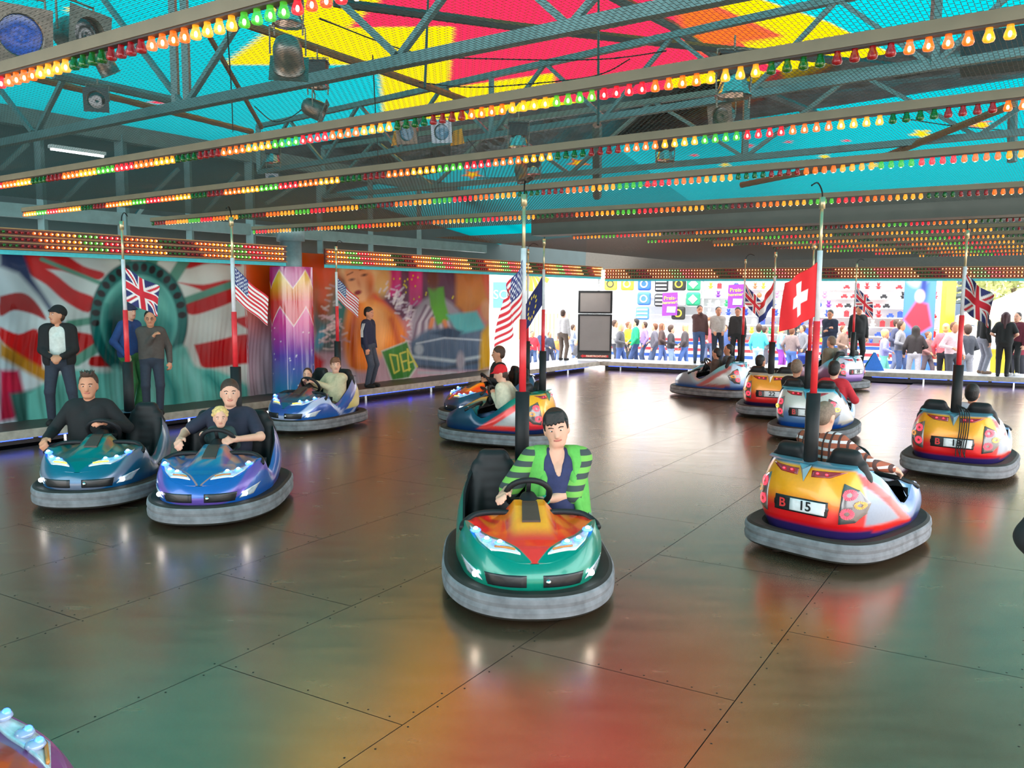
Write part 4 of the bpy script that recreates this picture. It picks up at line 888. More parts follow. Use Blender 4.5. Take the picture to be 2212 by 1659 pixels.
ORANCAR = dict(name='orange', base=c_(40, 60, 90), low=c_(30, 50, 80), hood=c_(222, 60, 34), console=c_(236, 140, 20), upper=c_(40, 60, 90), pin=.5, pinc=c_(90, 70, 60))
SIDECAR = dict(name='bottle_green', base=c_(14, 60, 84), low=c_(14, 50, 96), hood=c_(20, 80, 80), console=c_(230, 150, 40), upper=c_(10, 120, 96), sidec=c_(220, 46, 40), side2=c_(160, 162, 164), tail=(c_(220, 40, 50), c_(244, 172, 20)), skirt=c_(24, 40, 84))
SILVCAR = dict(name='silver', base=c_(140, 146, 156), low=c_(40, 84, 150), hood=c_(150, 150, 156), console=c_(60, 150, 170), upper=c_(90, 170, 190), sidec=c_(176, 88, 84), side2=c_(176, 172, 168), tail=(c_(150, 176, 216), c_(200, 214, 236)), skirt=c_(30, 60, 130))
YELLCAR = dict(name='pale', base=c_(196, 188, 170), low=c_(40, 40, 70), hood=c_(200, 120, 40), console=c_(220, 140, 40), upper=c_(200, 196, 180), tail=(c_(226, 34, 34), c_(238, 150, 20)), skirt=c_(40, 30, 70))
SILV2 = dict(name='silver_blue', base=c_(120, 150, 180), low=c_(30, 80, 160), hood=c_(150, 150, 156), console=c_(60, 150, 170), upper=c_(60, 164, 190), tail=(c_(84, 116, 160), c_(190, 190, 184)), sidec=c_(190, 180, 170), side2=c_(170, 176, 184), skirt=c_(16, 70, 150))
REDCAR = dict(name='sky', base=c_(62, 96, 146), low=c_(46, 34, 100), hood=c_(120, 150, 180), console=c_(120, 160, 180), upper=c_(84, 136, 156), sidec=c_(220, 30, 22), side2=c_(134, 144, 162), tail=(c_(216, 16, 24), c_(230, 150, 6)), skirt=c_(46, 34, 92))
LILACAR = dict(name='lilac', base=c_(120, 80, 110), low=c_(110, 60, 90), hood=c_(120, 120, 140), console=c_(80, 150, 170), upper=c_(90, 170, 190), tail=(c_(176, 140, 206), c_(206, 206, 226)), skirt=c_(120, 90, 150))
PLUMCAR = dict(name='plum', base=c_(130, 62, 120), low=c_(150, 80, 140), hood=c_(170, 50, 30), console=c_(110, 40, 30), upper=c_(110, 60, 110), flame=.4, flamec=c_(200, 90, 30))
car_boy = car(GREENCAR, (0.12, 6.03, 272.9), 'green bumper car with red and orange hood driven by a boy in a striped hoodie', rear=False)
car_teal = car(TEALCAR, (-4.36, 8.72, 275), 'teal bumper car with lit headlights driven by a man in a black sweater', rear=False)
car_blue = car(BLUECAR, (-2.94, 8.17, 274.5), 'blue bumper car with orange flames carrying a man and a blond toddler', rear=False)
car_violet = car(PURPCAR, (-3.24, 13.31, 245.9), 'violet and blue bumper car driven by a woman in a cream sweater', hi=True, rear=False)
car_orange = car(ORANCAR, (-0.36, 14.15, 199.5), 'orange hooded bumper car half hidden behind the green and red one', hi=False, rear=False)
car_side = car(SIDECAR, (-0.17, 12.03, 157.6), 'bottle green bumper car with red wedge and yellow tail, plate 23', num='23', front=False, signal=(0, 0))
car_silver = car(SILVCAR, (4.39, 17.88, 142.2), 'silver bumper car with dull red wedge on its flank, two children aboard', hi=False, front=False, signal=(0, 0))
car_22 = car(YELLCAR, (4.92, 15.27, 66.1), 'bumper car with yellow and red tail, plate 22', num='22', front=False, signal=(0, 0))
car_sb = car(SILV2, (4.82, 12.84, 57.1), 'silver and blue bumper car with yellow lit tail signals, two riders in black and red', num='17', front=False)
car_15 = car(REDCAR, (2.98, 7.18, 42.7), 'bumper car with blue flank and yellow to red tail, plate 15', num='15', front=False, signal=(0, 0))
car_right = car(REDCAR, (5.74, 10.31, 53.3), 'bumper car with yellow to red tail and black cables hanging over its plate', num='18', front=False, signal=(0, 1))
car_lilac = car(LILACAR, (7.70, 19.87, 118.8), 'lilac tailed bumper car by the far walkway, plate 08', num='08', hi=False, front=False, signal=(0, 0))
car_plum = car(PLUMCAR, (-2.30, 2.48, 15), 'plum and red bumper car with clear headlight at the near corner of the floor', rear=False, pole=False)
# cables over the tail of one car
t = obj('cable_bundle', loc=car_right.location, rz=car_right.rotation_euler[2], label='loop of thin black cables hanging from a car pole over its number plate', cat='cable')
for k in range(5):
    t.scale = CSC; m = MB(); y = -.05-.022*k; m.tube(spline([(-.75, -.01, .86), (-.80, y, .80), (-.87-.006*k, y-.02, .60), (-.885, y, .38), (-.90, y-.03*(k % 2), .285)], 5), .006, 5); m.build('cable', BLACK, t, True)
# ================================================================== FLAGS
def flag_us(u, v):
    C = np.where((np.floor(v*13) % 2 == 0)[:, None], np.array(s_(190, 30, 44)), np.array(s_(214, 208, 206))); c = (u < .42) & (v < 7/13); C[c] = s_(38, 46, 104)
    a = (u/.42*11); b = v/(7/13)*9; ia, ib = np.round(a), np.round(b); st = c & ((ia+ib) % 2 == 0) & (np.hypot(a-ia, (b-ib)*.8) < .36) & (ia > 0) & (ia < 11) & (ib > 0) & (ib < 9); C[st] = (.75, .75, .75); return C
def flag_uk(u, v):
    x, y = (u-.5)*2, (v-.5)*1.2; C = np.tile(np.array(s_(34, 38, 92)), (len(u), 1)); W_ = s_(214, 208, 206); R_ = s_(190, 26, 44)
    for s in (1, -1): d = np.abs(y*1-s*x*.6)/1.17; C[d < .13] = W_
    for s in (1, -1): d = np.abs(y*1-s*x*.6)/1.17; C[d < .045] = R_
    C[(np.abs(x) < .19) | (np.abs(y) < .19)] = W_; C[(np.abs(x) < .115) | (np.abs(y) < .115)] = R_; return C
def flag_ch(u, v):
    x, y = (u-.5)*1.25, v-.5; C = np.tile(np.array(s_(206, 22, 30)), (len(u), 1)); C[((np.abs(x) < .1) & (np.abs(y) < .32)) | ((np.abs(y) < .1) & (np.abs(x) < .32))] = s_(226, 220, 220); return C
def flag_eu(u, v):
    C = np.tile(np.array(s_(30, 34, 84)), (len(u), 1))
    for k in range(12): a = k*math.pi/6; C[np.hypot((u-.5)*1.5-.33*math.cos(a), v-.5-.33*math.sin(a)) < .05] = s_(226, 190, 50)
    return C
def flag_nl(u, v): return np.where((v < .34)[:, None], np.array(s_(200, 40, 40)), np.where((v < .67)[:, None], np.array(s_(222, 216, 216)), np.array(s_(40, 50, 110))))
FLAGM = mat('flag_cloth', rough=.8, attr='Col', noise=.05)
def flag(carobj, fn, right, lab, length=.66, hoist=.42, droop=48, side_=1, ztop_=2.35, amp=.03, depth=.0, p0=(-.70, 0)):
    """right: unit plan direction of the fly; droop in degrees"""
    b = world_of(carobj, (p0[0], p0[1], ztop_)); nu, nv = 72, 48; U, V_ = np.meshgrid(np.linspace(0, 1, nu), np.linspace(0, 1, nv), indexing='ij')
    rx = np.array([*right, 0.])/np.linalg.norm(right); ry = np.array([-rx[1], rx[0], 0]); dr = math.radians(droop)
    w = amp*U**.7*np.sin(U*9+V_*2.2)+depth*U; a = .022+U*length*math.cos(dr)
    dz = -U*length*math.sin(dr)*(1-.15*U)-V_*hoist*(1-.10*U)
    P = a[..., None]*rx+w[..., None]*ry+np.stack([0*U, 0*U, dz], -1); C = fn(U.ravel(), V_.ravel())
    m = grid_np('national_flag', P, FLAGM, C); o = obj('national_flag', m, loc=b, label=lab, cat='flag', group='flags on the car poles')
    md = o.modifiers.new('thickness', 'SOLIDIFY'); md.thickness = .002; return o
flag(car_boy, flag_us, (-.55, -.8), 'stars and stripes flag on the pole of the green car', .48, .42, 52, amp=.06)
flag(car_teal, flag_uk, (1, -.1), 'union flag on the pole of the teal car', .46, .38, 32, amp=.05)
flag(car_blue, flag_us, (1, -.1), 'stars and stripes flag on the pole of the blue car with flames', .52, .34, 46)
flag(car_violet, flag_us, (1, -.2), 'stars and stripes flag on the pole of the violet car', .55, .36, 48)
flag(car_side, flag_eu, (-1, -.2), 'dark blue flag with yellow stars on the pole of the bottle green car', .62, .42, 62, amp=.05)
flag(car_silver, flag_uk, (1, 0), 'union flag on the pole of the silver car with two children', .62, .42, 50)
flag(car_22, flag_nl, (-1, -.2), 'red white and blue striped flag on the pole of car 22', .5, .42, 62, amp=.05)
flag(car_15, flag_ch, (-1, -.25), 'red flag with white cross on the pole of car 15', .36, .44, 34, amp=.04)
flag(car_right, flag_uk, (.45, -.85), 'union flag on the pole of the car with hanging cables', .44, .42, 40, amp=.05)
flag(car_lilac, flag_uk, (1, 0), 'union flag on the pole of the lilac car', .6, .42, 48)
# ================================================================== PEOPLE
def skin(n, c): return mat('skin_'+n, c, .55, noise=.06, nscale=12, spec=.35)
SK1, SK2, SK3 = skin('fair', srgb(214, 160, 136)), skin('warm', srgb(196, 134, 104)), skin('tan', srgb(168, 110, 84))
def hairm(n, c): return mat('hair_'+n, c, .6, noise=.4, nscale=60, bump=.5)
HB, HBK, HBL, HG, HR = hairm('brown', srgb(62, 40, 28)), hairm('black', srgb(26, 20, 18)), hairm('blond', srgb(214, 176, 110)), hairm('grey_buzz', srgb(120, 98, 82)), hairm('auburn', srgb(106, 62, 36))
def cloth(n, *c): return mat('cloth_'+n, srgb(*c), .85, noise=.16, nscale=25, bump=.2)
EYEW, EYED, LIP, BROW = mat('eye_white', (.6, .58, .56), .3, noise=0), mat('eye_iris', (.02, .015, .012), .2, noise=0), mat('lips', srgb(178, 98, 88), .5), mat('eyebrow', srgb(50, 34, 26), .7)
DENIM, DENIMD, DENIML, BLK, SHOE = cloth('denim', 62, 84, 122), cloth('dark_denim', 38, 44, 58), cloth('light_denim', 120, 140, 172), cloth('black', 20, 20, 22), cloth('black_shoe', 24, 22, 22)
def ik(a, c, l1, l2, hint):
    a, c = np.array(a, float), np.array(c, float); d = c-a; L = np.linalg.norm(d); Lm = .995*(l1+l2)
    if L > Lm: c = a+d/L*Lm; d = c-a; L = Lm
    x = (l1*l1-l2*l2+L*L)/(2*L); h = math.sqrt(max(l1*l1-x*x, 0)); u = d/L; hv = np.array(hint, float); hv = hv-u*(hv@u); hv /= np.linalg.norm(hv)+1e-9
    return a+u*x+hv*h, c
def rotm(yaw, pitch, roll):
    return np.array(Matrix.Rotation(yaw, 3, 'Z') @ Matrix.Rotation(pitch, 3, 'Y') @ Matrix.Rotation(roll, 3, 'X'))
def figure(Hh=1.75, hip=None, lean=0., slean=0., wl=None, wr=None, fl=None, fr=None, hy=0., hp=0., hr=0., head=1., fat=1., hair='short', fine=False, kneel=None, tw=0., sh=1., hl=None, hrt=None, eh=(-.6, .55, -.5), lf=1.):
    s = Hh/1.75; sit = hip is not None; T = []
    up = V3(-math.sin(lean), math.sin(slean), math.cos(lean)*math.cos(slean)); up /= np.linalg.norm(up); P = V3(0, 0, hip if sit else .93*s)
    Y = V3(-math.sin(tw), math.cos(tw), 0); FW = np.cross(Y, up); add = lambda tag, p: T.append((tag, p))
    SL = P+up*.47*s; NB = P+up*.52*s; hs = s*head
    for g_ in (1, -1):
        add('torso', ('c', P+Y*g_*.07*s*fat+up*.03*s, SL+Y*g_*.085*s*sh-up*.06*s, .112*s*fat, .102*s*sh))
    add('torso', ('c', SL+Y*.13*s*sh, SL-Y*.13*s*sh, .062*s, .062*s)); add('torso', ('c', P+up*.12*s+FW*.03*s, P+up*.32*s+FW*.02*s, .11*s*fat, .11*s*sh))
    add('pelvis', ('c', P+Y*.065*s, P-Y*.065*s, .115*s*fat, .115*s*fat))
    nh = up*.7+V3(0, 0, .3)+FW*.12; nh /= np.linalg.norm(nh); HC = NB+nh*(.045*s+.115*hs); Rh = rotm(hy+tw, hp, hr)
    add('neck', ('c', NB-up*.05*s, HC-nh*.04*hs, .056*s, .05*s))
    hd = lambda x, y, z: HC+Rh@(V3(x, y, z)*hs)
    add('head', ('e', hd(0, 0, .02), np.array([.098, .082, .106])*hs, Rh)); add('head', ('e', hd(.02, 0, -.04), np.array([.076, .071, .082])*hs, Rh)); add('head', ('c', hd(.052, .016, -.095), hd(.052, -.016, -.095), .034*hs, .034*hs))
    if fine:
        add('head', ('c', hd(.092, 0, .004), hd(.108, 0, -.036), .009*hs, .0155*hs))
        for g_ in (1, -1): add('head', ('e', hd(-.004, g_*.083, -.018), np.array([.02, .009, .033])*hs, Rh))
    if hair in ('short', 'fringe', 'long', 'bun', 'curly', 'spiky'):
        add('hair', ('e', hd(-.024, 0, .038), np.array([.105, .09, .103])*hs, Rh)); add('hair', ('e', hd(-.05, 0, -.02), np.array([.065, .082, .085])*hs, Rh))
    if hair == 'buzz': add('hair', ('e', hd(-.013, 0, .036), np.array([.105, .0868, .102])*hs, Rh)); add('hair', ('e', hd(-.045, 0, -.01), np.array([.066, .081, .08])*hs, Rh))
    if hair == 'fringe':
        for y in (-.05, -.025, 0, .025, .05): add('hair', ('c', hd(.05, y*.8, .108), hd(.094-abs(y)*.25, y*1.1, .052+.006*math.sin(y*300)), .026*hs, .011*hs))
        for g_ in (1, -1): add('hair', ('c', hd(.035, g_*.076, .05), hd(.03, g_*.078, -.005), .016*hs, .008*hs))
    if hair == 'spiky':
        for k in range(14): a = k*2.4; q = (.02+.05*math.cos(a), .05*math.sin(a)); add('hair', ('c', hd(q[0], q[1], .11), hd(q[0]*1.35, q[1]*1.3, .155), .016*hs, .004*hs))
    if hair == 'curly':
        for k in range(26): a, b = k*2.4, .15+1.5*k/26; v = V3(math.cos(a)*math.sin(b)-.12, math.sin(a)*math.sin(b), math.cos(b)); v[0] = min(v[0], .66); q = V3(-.02, 0, .03)+v*np.array([.102, .092, .1]); add('hair', ('e', hd(*q), np.array([.027]*3)*hs, None))
    if hair == 'long':
        for g_ in (1, -1): add('hair', ('c', hd(-.03, g_*.06, .03), hd(-.06, g_*.075, -.26), .055*hs, .045*hs))
        add('hair', ('c', hd(-.06, 0, .0), hd(-.085, 0, -.30), .06*hs, .05*hs))
    if hair == 'bun': add('hair', ('e', hd(-.12, 0, .05), np.array([.045]*3)*hs, None))
    if hair == 'beanie':
        add('hat', ('e', hd(-.022, 0, .052), np.array([.112, .094, .1])*hs, Rh)); add('hat', ('e', hd(-.08, 0, .035), np.array([.06, .08, .07])*hs, Rh)); add('hat', ('c', hd(.075, .035, .062), hd(.115, 0, .058), .02*hs, .012*hs)); add('hat', ('c', hd(.075, -.035, .062), hd(.115, 0, .058), .02*hs, .012*hs)); add('hair', ('e', hd(-.04, 0, -.02), np.array([.07, .083, .08])*hs, Rh))
    if hair in ('cap', 'capback'):
        q = 1 if hair == 'cap' else -1; add('hat', ('e', hd(-.008, 0, .042), np.array([.108, .091, .098])*hs, Rh)); add('hair', ('e', hd(-.035, 0, -.015), np.array([.07, .083, .08])*hs, Rh))
        for y in (-.045, 0, .045): add('hat', ('c', hd(.07*q, y, .045), hd((.16-abs(y)*.6)*q, y*1.05, .03), .017*hs, .008*hs))
    if hair == 'hood':
        add('hair', ('e', hd(-.024, 0, .04), np.array([.104, .088, .1])*hs, Rh))
    def hand(w, e, curl, g_, tag='hand', nrm=None):
        f = w-e; f /= np.linalg.norm(f); n = np.array([-.25, -g_*.55, -.8]) if nrm is None else np.array(nrm, float); n = n-f*(n@f); n /= np.linalg.norm(n)+1e-9; ac = np.cross(f, n)
        for k in (-1, 0, 1): add(tag, ('c', w+f*.01*s, w+f*.075*s+ac*k*.023*s, .022*s, .0165*s))
        for i in range(4):
            b = w+f*.085*s+ac*(-.031+.0207*i)*s; l = (.044, .05, .047, .036)[i]*s; c = b+(f*math.cos(curl*.6)+n*math.sin(curl*.6))*l; d = c+(f*math.cos(curl*1.5)+n*math.sin(curl*1.5))*l*.85
            add(tag, ('c', b, c, .0098*s, .009*s)); add(tag, ('c', c, d, .009*s, .0075*s))
        b = w+f*.03*s-ac*g_*.03*s; c = b+(f*.6-ac*g_*.6+n*.35)*.042*s; add(tag, ('c', b, c, .0125*s, .0105*s)); add(tag, ('c', c, c+(f*.8+n*.5)*.034*s, .0105*s, .0085*s))
    J = {}
    for g_, w, hh in ((1, wl, hl), (-1, wr, hrt)):
        S_ = SL+Y*g_*.168*s*sh-up*.012*s; w = V3(*w) if w is not None else S_+V3(.05, g_*.06, -.54*s)
        E_, w = ik(S_, w, .285*s, .255*s, (eh[0], g_*(eh[1] if g_ > 0 else eh[-1] if len(eh) > 3 else eh[1]), eh[2])); J[g_] = (S_, E_, w)
        add('uarm', ('c', S_, E_, .052*s*fat**.5, .041*s)); add('farm', ('c', E_, w, .040*s, .027*s)); add('sleeve', ('c', S_, S_+(E_-S_)*.72, .054*s*fat**.5, .05*s))
        o = hh or {}; hand(w, E_, o.get('curl', .9), g_, nrm=o.get('n'))
    for g_, ft in ((1, fl), (-1, fr)):
        h_ = P+Y*g_*.09*s-V3(0, 0, .02*s); ft = V3(*ft) if ft is not None else V3(.02, g_*.1*s, .09*s)
        K, ft = ik(h_, ft, .43*s*lf, .42*s*lf, (1, g_*.15, .3 if sit else 0)); add('thigh', ('c', h_, K, .082*s*fat**.5, .058*s)); add('shin', ('c', K, ft, .056*s, .042*s))
        add('foot', ('c', ft-V3(.03, 0, .045)*s, ft+V3(.15, g_*.02, -.055)*s, .043*s, .036*s))
    return dict(T=T, hd=hd, Rh=Rh, hs=hs, J=J, P=P, up=up, SL=SL, FW=FW, Y=Y, s=s)
def inflate(p, k): return ('c', p[1], p[2], p[3]+k, p[4]+k) if p[0] == 'c' else ('e', p[1], p[2]+k, p[3])
def features(fg, m, glasses=False, smile=False, closed=False):
    hd, Rh, k = fg['hd'], fg['Rh'], fg['hs']
    for g_ in (1, -1):
        m.ball(hd(.083, g_*.031, .004), np.array([.010, .0135, .005 if closed else .0072])*k, 8, 6, Rh, 1); m.ball(hd(.0925, g_*.031, .002), np.array([.0035, .0064, .0052 if closed else .0062])*k, 8, 5, Rh, 2)
        m.tube([hd(.093, g_*.014, .021), hd(.092, g_*.032, .027), hd(.078, g_*.052, .022)], .0042*k, 5, 4)
        if glasses: m.tube([hd(.101, g_*.012, .006), hd(.1, g_*.03, .02), hd(.088, g_*.052, .01), hd(.09, g_*.05, -.01), hd(.1, g_*.03, -.018), hd(.101, g_*.012, .006)], .003*k, 5, 2)
    m.tube([hd(.083, .026, -.066+(.006 if smile else 0)), hd(.0935, .012, -.0675), hd(.0955, 0, -.068), hd(.0935, -.012, -.0675), hd(.083, -.026, -.066+(.006 if smile else 0))], .0058*k, 6, 3)
def person(lab, loc, rz, fig, sk=SK1, hair=HB, top=None, legs=DENIM, shoes=SHOE, layers=None, sleeves='long', res=.016, face=True, group=None, split=True, name='person', hat=None, extra=(), **fk):
    """body is one continuous surface; clothing and hair are its children"""
    T = fig['T']; tops = {'torso', 'uarm', 'farm'} if sleeves == 'long' else {'torso', 'sleeve'}
    if layers is None: layers = [('top', top or BLK, tops, .016, ())]
    L = layers+[('trousers', legs, {'pelvis', 'thigh', 'shin'} if fk.get('trs', 1) else {'pelvis', 'thigh'}, .014, ()), ('shoes', shoes, {'foot'}, .006, ()), ('hair', hair, {'hair'}, .0, ())]+([('hat', hat, {'hat'}, .0, ())] if hat else [])
    skp = [p for t, p in T if t not in ('hair', 'hat', 'sleeve')]
    if not split:
        PR = []; 
        for t, p in T:
            if t == 'sleeve' and sleeves == 'long': continue
            mi, inf = 0, 0.
            for k, (nm, mt, tg, i_, _) in enumerate(L):
                if t in tg: mi, inf = k+1, i_; break
            PR.append((mi, inflate(p, inf)))
        V_, Q = surf([p for _, p in PR], res, .022); C = V_[Q].mean(1).T
        D = np.stack([pd(p, C) for _, p in PR]); mi = np.array([a for a, _ in PR])[D.argmin(0)]
        return obj(name, np_mesh(name, V_, Q, [sk]+[l[1] for l in L], mi), loc=loc, rz=rz, label=lab, cat='person', group=group)
    hands = [p for t, p in T if t == 'hand']; V_, Q = surf(skp, res, .02); mb = MB(); 
    if face: features(fig, mb, fk.get('glasses'), fk.get('smile'), fk.get('closed'))
    Vh, Qh = surf(hands, min(res, .006), .006) if (fk.get('fine_hands', True) and res < .013) else (np.zeros((0, 3)), np.zeros((0, 4), int))
    me = np_mesh(name, np.concatenate([V_, Vh]), np.concatenate([Q, Qh+len(V_)]), [sk, EYEW, EYED, LIP, BROW])
    if mb.v:
        import bmesh
        bm = bmesh.new(); bm.from_mesh(me); vs = [bm.verts.new(v) for v in mb.v]
        for f_, mi in zip(mb.f, mb.mi):
            try: q = bm.faces.new([vs[i] for i in f_]); q.material_index = mi; q.smooth = True
            except ValueError: pass
        bm.to_mesh(me); bm.free()
    o = obj(name, me, loc=loc, rz=rz, label=lab, cat='person', group=group)
    for nm, mt, tg, inf, cuts in L:
        ps = [inflate(p, inf) for t, p in T if t in tg]
        if not ps: continue
        V_, Q = surf(ps, min(res, .012) if nm in ('hair', 'hat') else res, .022 if nm != 'hair' else .012, cuts); obj(nm, np_mesh(nm, V_, Q, mt), o)
    for nm, mt, ps in extra: V_, Q = surf(ps, res*.8, .01); obj(nm, np_mesh(nm, V_, Q, mt), o)
    return o
SC = (.945, 1.076, 1.04); SX = -.20
def seat_of(t, y, x=SX): return world_of(t, (x, y, 0.)), t.rotation_euler[2]
def carpt(p, y, x=SX): return V3((p[0]-x)*SC[0], (p[1]-y)*SC[1], p[2]*SC[2])     # car-local -> sitter-local
WHR, WHL = (.05, -.15, .69), (.05, .15, .69)
def sitter(lab, t, y, Hh, wl, wr, x=SX, hip=.42, lean=.12, rz=0., **k):
    loc, h = seat_of(t, y, x); fk = {a: k.pop(a) for a in list(k) if a in ('slean', 'hy', 'hp', 'hr', 'head', 'fat', 'tw', 'sh', 'hl', 'hrt', 'eh')}
    hs_ = k.pop('hairstyle', 'short'); fs = k.pop('feet', .06); ftx = k.pop('ftx', .54); lf = k.pop('lf', .80)
    if wl is None and wr is None: fk.setdefault('eh', (-.8, .12, -.5))
    wl = wl or (x+.26, y+.09, .50); wr = wr or (x+.26, y-.09, .50)
    c = (lambda p: p if p is None else carpt(p, y, x)) if not rz else (lambda p: p if p is None else np.array(Matrix.Rotation(-rz, 3, 'Z'))@carpt(p, y, x))
    f = figure(Hh*1.05, hip, lean, wl=c(wl), wr=c(wr), fl=c((ftx, y*.55+fs, .31)), fr=c((ftx, y*.55-fs, .31)), lf=lf, hair=hs_, fine=True, **fk)
    return person(lab, loc, h+rz, f, **k)
# --- the boy in the green car
NAVY = cloth('navy', 44, 46, 84); HOOD = stripes('striped_hoodie', srgb(112, 172, 72), srgb(56, 64, 64), 'Z', .085, .5)
LIME = cloth('lime', 92, 168, 72); GRN = cloth('dark_green', 20, 66, 52)
yb_ = .235
loc, h = seat_of(car_boy, yb_); cpt = lambda p: carpt(p, yb_)
fb_ = figure(1.84, .42, .12, slean=-.02, wl=cpt((.00, .10, .60)), wr=cpt((.05, -.17, .66)), fl=cpt((.50, .22, .31)), fr=cpt((.52, .08, .31)), hy=-.10, hp=.10, hr=.16, head=1.06, fat=1.24, hair='fringe', fine=True, eh=(-.25, 1.1, -.5, .3), sh=1.05, lf=.77, hl=dict(curl=.8), hrt=dict(curl=.5))
S0 = fb_['SL']; U0 = fb_['up']; FW0 = fb_['FW']; P0_ = fb_['P']
vneck = ('c', S0+FW0*.085+U0*.06, S0+FW0*.135-U0*.13, .072, .016)
openf = [('c', P0_+FW0*.22+U0*.02, S0+FW0*.18+U0*.02, .145, .125), ('c', S0+FW0*.2, S0+FW0*.05+U0*.12, .105, .09)]
shirt_inner = ('t_shirt', NAVY, {'torso'}, .010, [vneck])
person('boy in green and grey striped hoodie over a navy t-shirt, driving the green car', loc, h, fb_, SK1, HBK, res=.010, legs=GRN, trs=0, closed=True,
       layers=[shirt_inner, ('hoodie', LIME, {'torso'}, .028, openf), ('hoodie_sleeve', HOOD, {'uarm'}, .036, ())],
       extra=[('hood', LIME, [('c', S0+V3(*(-FW0*.07))+U0*.04+fb_['Y']*.1, S0-FW0*.12+U0*.02, .04, .045), ('c', S0-FW0*.07+U0*.04-fb_['Y']*.1, S0-FW0*.12+U0*.02, .04, .045), ('c', S0+FW0*.02+U0*.05+fb_['Y']*.115, S0+FW0*.125-U0*.16+fb_['Y']*.115, .026, .03), ('c', S0+FW0*.02+U0*.05-fb_['Y']*.115, S0+FW0*.125-U0*.16-fb_['Y']*.115, .026, .03), ('c', S0+FW0*.125-U0*.16+fb_['Y']*.115, P0_+FW0*.15+U0*.1+fb_['Y']*.15, .03, .03), ('c', S0+FW0*.125-U0*.16-fb_['Y']*.115, P0_+FW0*.15+U0*.1-fb_['Y']*.15, .03, .03)]),
              ('wristband', cloth('teal_band', 60, 170, 140), [('c', fb_['J'][1][2]+(fb_['J'][1][1]-fb_['J'][1][2])*.12, fb_['J'][1][2]+(fb_['J'][1][1]-fb_['J'][1][2])*.15, .036, .036)])])
# --- teal car
sitter('man in black v-neck sweater with spiky dark hair, driving the teal car', car_teal, -.235, 1.80, (.05, .03, .74), (.20, -.51, .60), lean=.05, hy=-.15+.35, hp=.05, hairstyle='spiky', sk=SK2, hair=HB, top=BLK, legs=DENIMD, res=.010, sh=1.08, fat=1.05, hip=.42)
# --- blue car
POLO = cloth('navy_polo', 34, 36, 54)
sitter('smiling man in dark navy polo shirt, steering the blue car around a toddler', car_blue, .02, 1.80, (.07, .17, .68), (.05, -.36, .675), x=-.29, lean=.10, feet=.19, lf=.76, eh=(-.2, .9, -.5), hy=.25, hp=.0, hairstyle='buzz', sk=SK1, hair=HB, top=POLO, sleeves='short', legs=DENIMD, res=.010, sh=1.08, fat=1.0, smile=True, hip=.40, extra=())
sitter('blond curly haired toddler at the steering wheel of the blue car', car_blue, -.0, .93, (.04, .14, .68), (.04, -.15, .70), x=-.05, hip=.515, lean=-.06, eh=(-.3, .2, -.8), feet=.03, ftx=.26, lf=.8, hy=.3, hp=.05, head=1.35, hairstyle='curly', sk=SK1, hair=HBL, top=cloth('dark_romper', 40, 60, 62), legs=BLK, res=.010)
# --- violet car
CREAM = cloth('cream_knit', 186, 172, 140)
sitter('woman in cream sweater with short brown hair, driving the violet car', car_violet, .24, 1.58, (.06, .08, .71), (.06, -.06, .71), lean=.12, eh=(-.3, .2, -.8), hy=.75, hp=.0, hairstyle='fringe', sk=SK1, hair=HR, top=CREAM, legs=cloth('khaki', 96, 88, 70), res=.013, fat=1.12, smile=True, hip=.37)
sitter('small dark haired child riding beside the woman in the violet car', car_violet, -.27, 1.05, None, None, lean=.1, hip=.38, hy=.5, head=1.3, hairstyle='short', sk=SK1, hair=HB, top=cloth('maroon', 90, 40, 40), res=.015)
# --- orange and bottle green cars
sitter('man in black jacket with cropped brown hair, riding the orange car', car_orange, -.22, 1.78, (.05, .1, .69), WHR, lean=.06, hy=-.3, hip=.42, hairstyle='buzz', sk=SK2, hair=HB, top=BLK, res=.015)
sitter('boy in cream hoodie and red cap, leaning forward in the bottle green car', car_side, .20, 1.58, (.04, .15, .69), (.04, -.13, .71), lean=-.24, hy=.35, hp=.25, hip=.42, x=-.27, hairstyle='cap', hat=cloth('red_cap', 206, 24, 34), sk=SK1, hair=HB, top=cloth('cream_hoodie', 206, 196, 172), res=.012)
# --- silver car
sitter('dark haired child nearest the wheel of the silver car', car_silver, .25, 1.3, (.04, .1, .68), (.04, -.08, .68), lean=.05, eh=(-.5, .15, -.6), head=1.15, hp=.2, sk=SK2, hair=HBK, top=cloth('brown', 72, 54, 46), res=.018)
sitter('older child in grey top on the far seat of the silver car', car_silver, -.26, 1.4, None, None, lean=.1, hip=.44, head=1.1, hy=.6, sk=SK2, hair=HBK, top=cloth('slate', 74, 82, 88), res=.018)
# --- car 22
sitter('child with dark hair and olive jacket in car 22', car_22, .22, 1.35, None, None, lean=.1, head=1.15, hy=-.6, sk=SK2, hair=HBK, top=cloth('olive', 70, 62, 50), res=.018)
sitter('small child leaning to the side in car 22', car_22, -.25, 1.1, None, None, lean=.12, slean=-.06, head=1.2, hy=.5, sk=SK2, hair=HBK, top=cloth('grey_white', 150, 146, 150), res=.018)
# --- silver blue car
sitter('rider with cropped hair and black jacket in the silver and blue car', car_sb, .255, 1.66, None, None, lean=.12, hairstyle='buzz', hip=.40, sk=SK2, hair=HG, top=BLK, res=.014)
sitter('rider in red hoodie with dark hair in the silver and blue car', car_sb, -.26, 1.66, (.02, -.20, .54), (.06, -.44, .64), lean=.08, hp=.1, hip=.40, hairstyle='short', sk=SK1, hair=HBK, top=cloth('red', 186, 36, 48), res=.014)
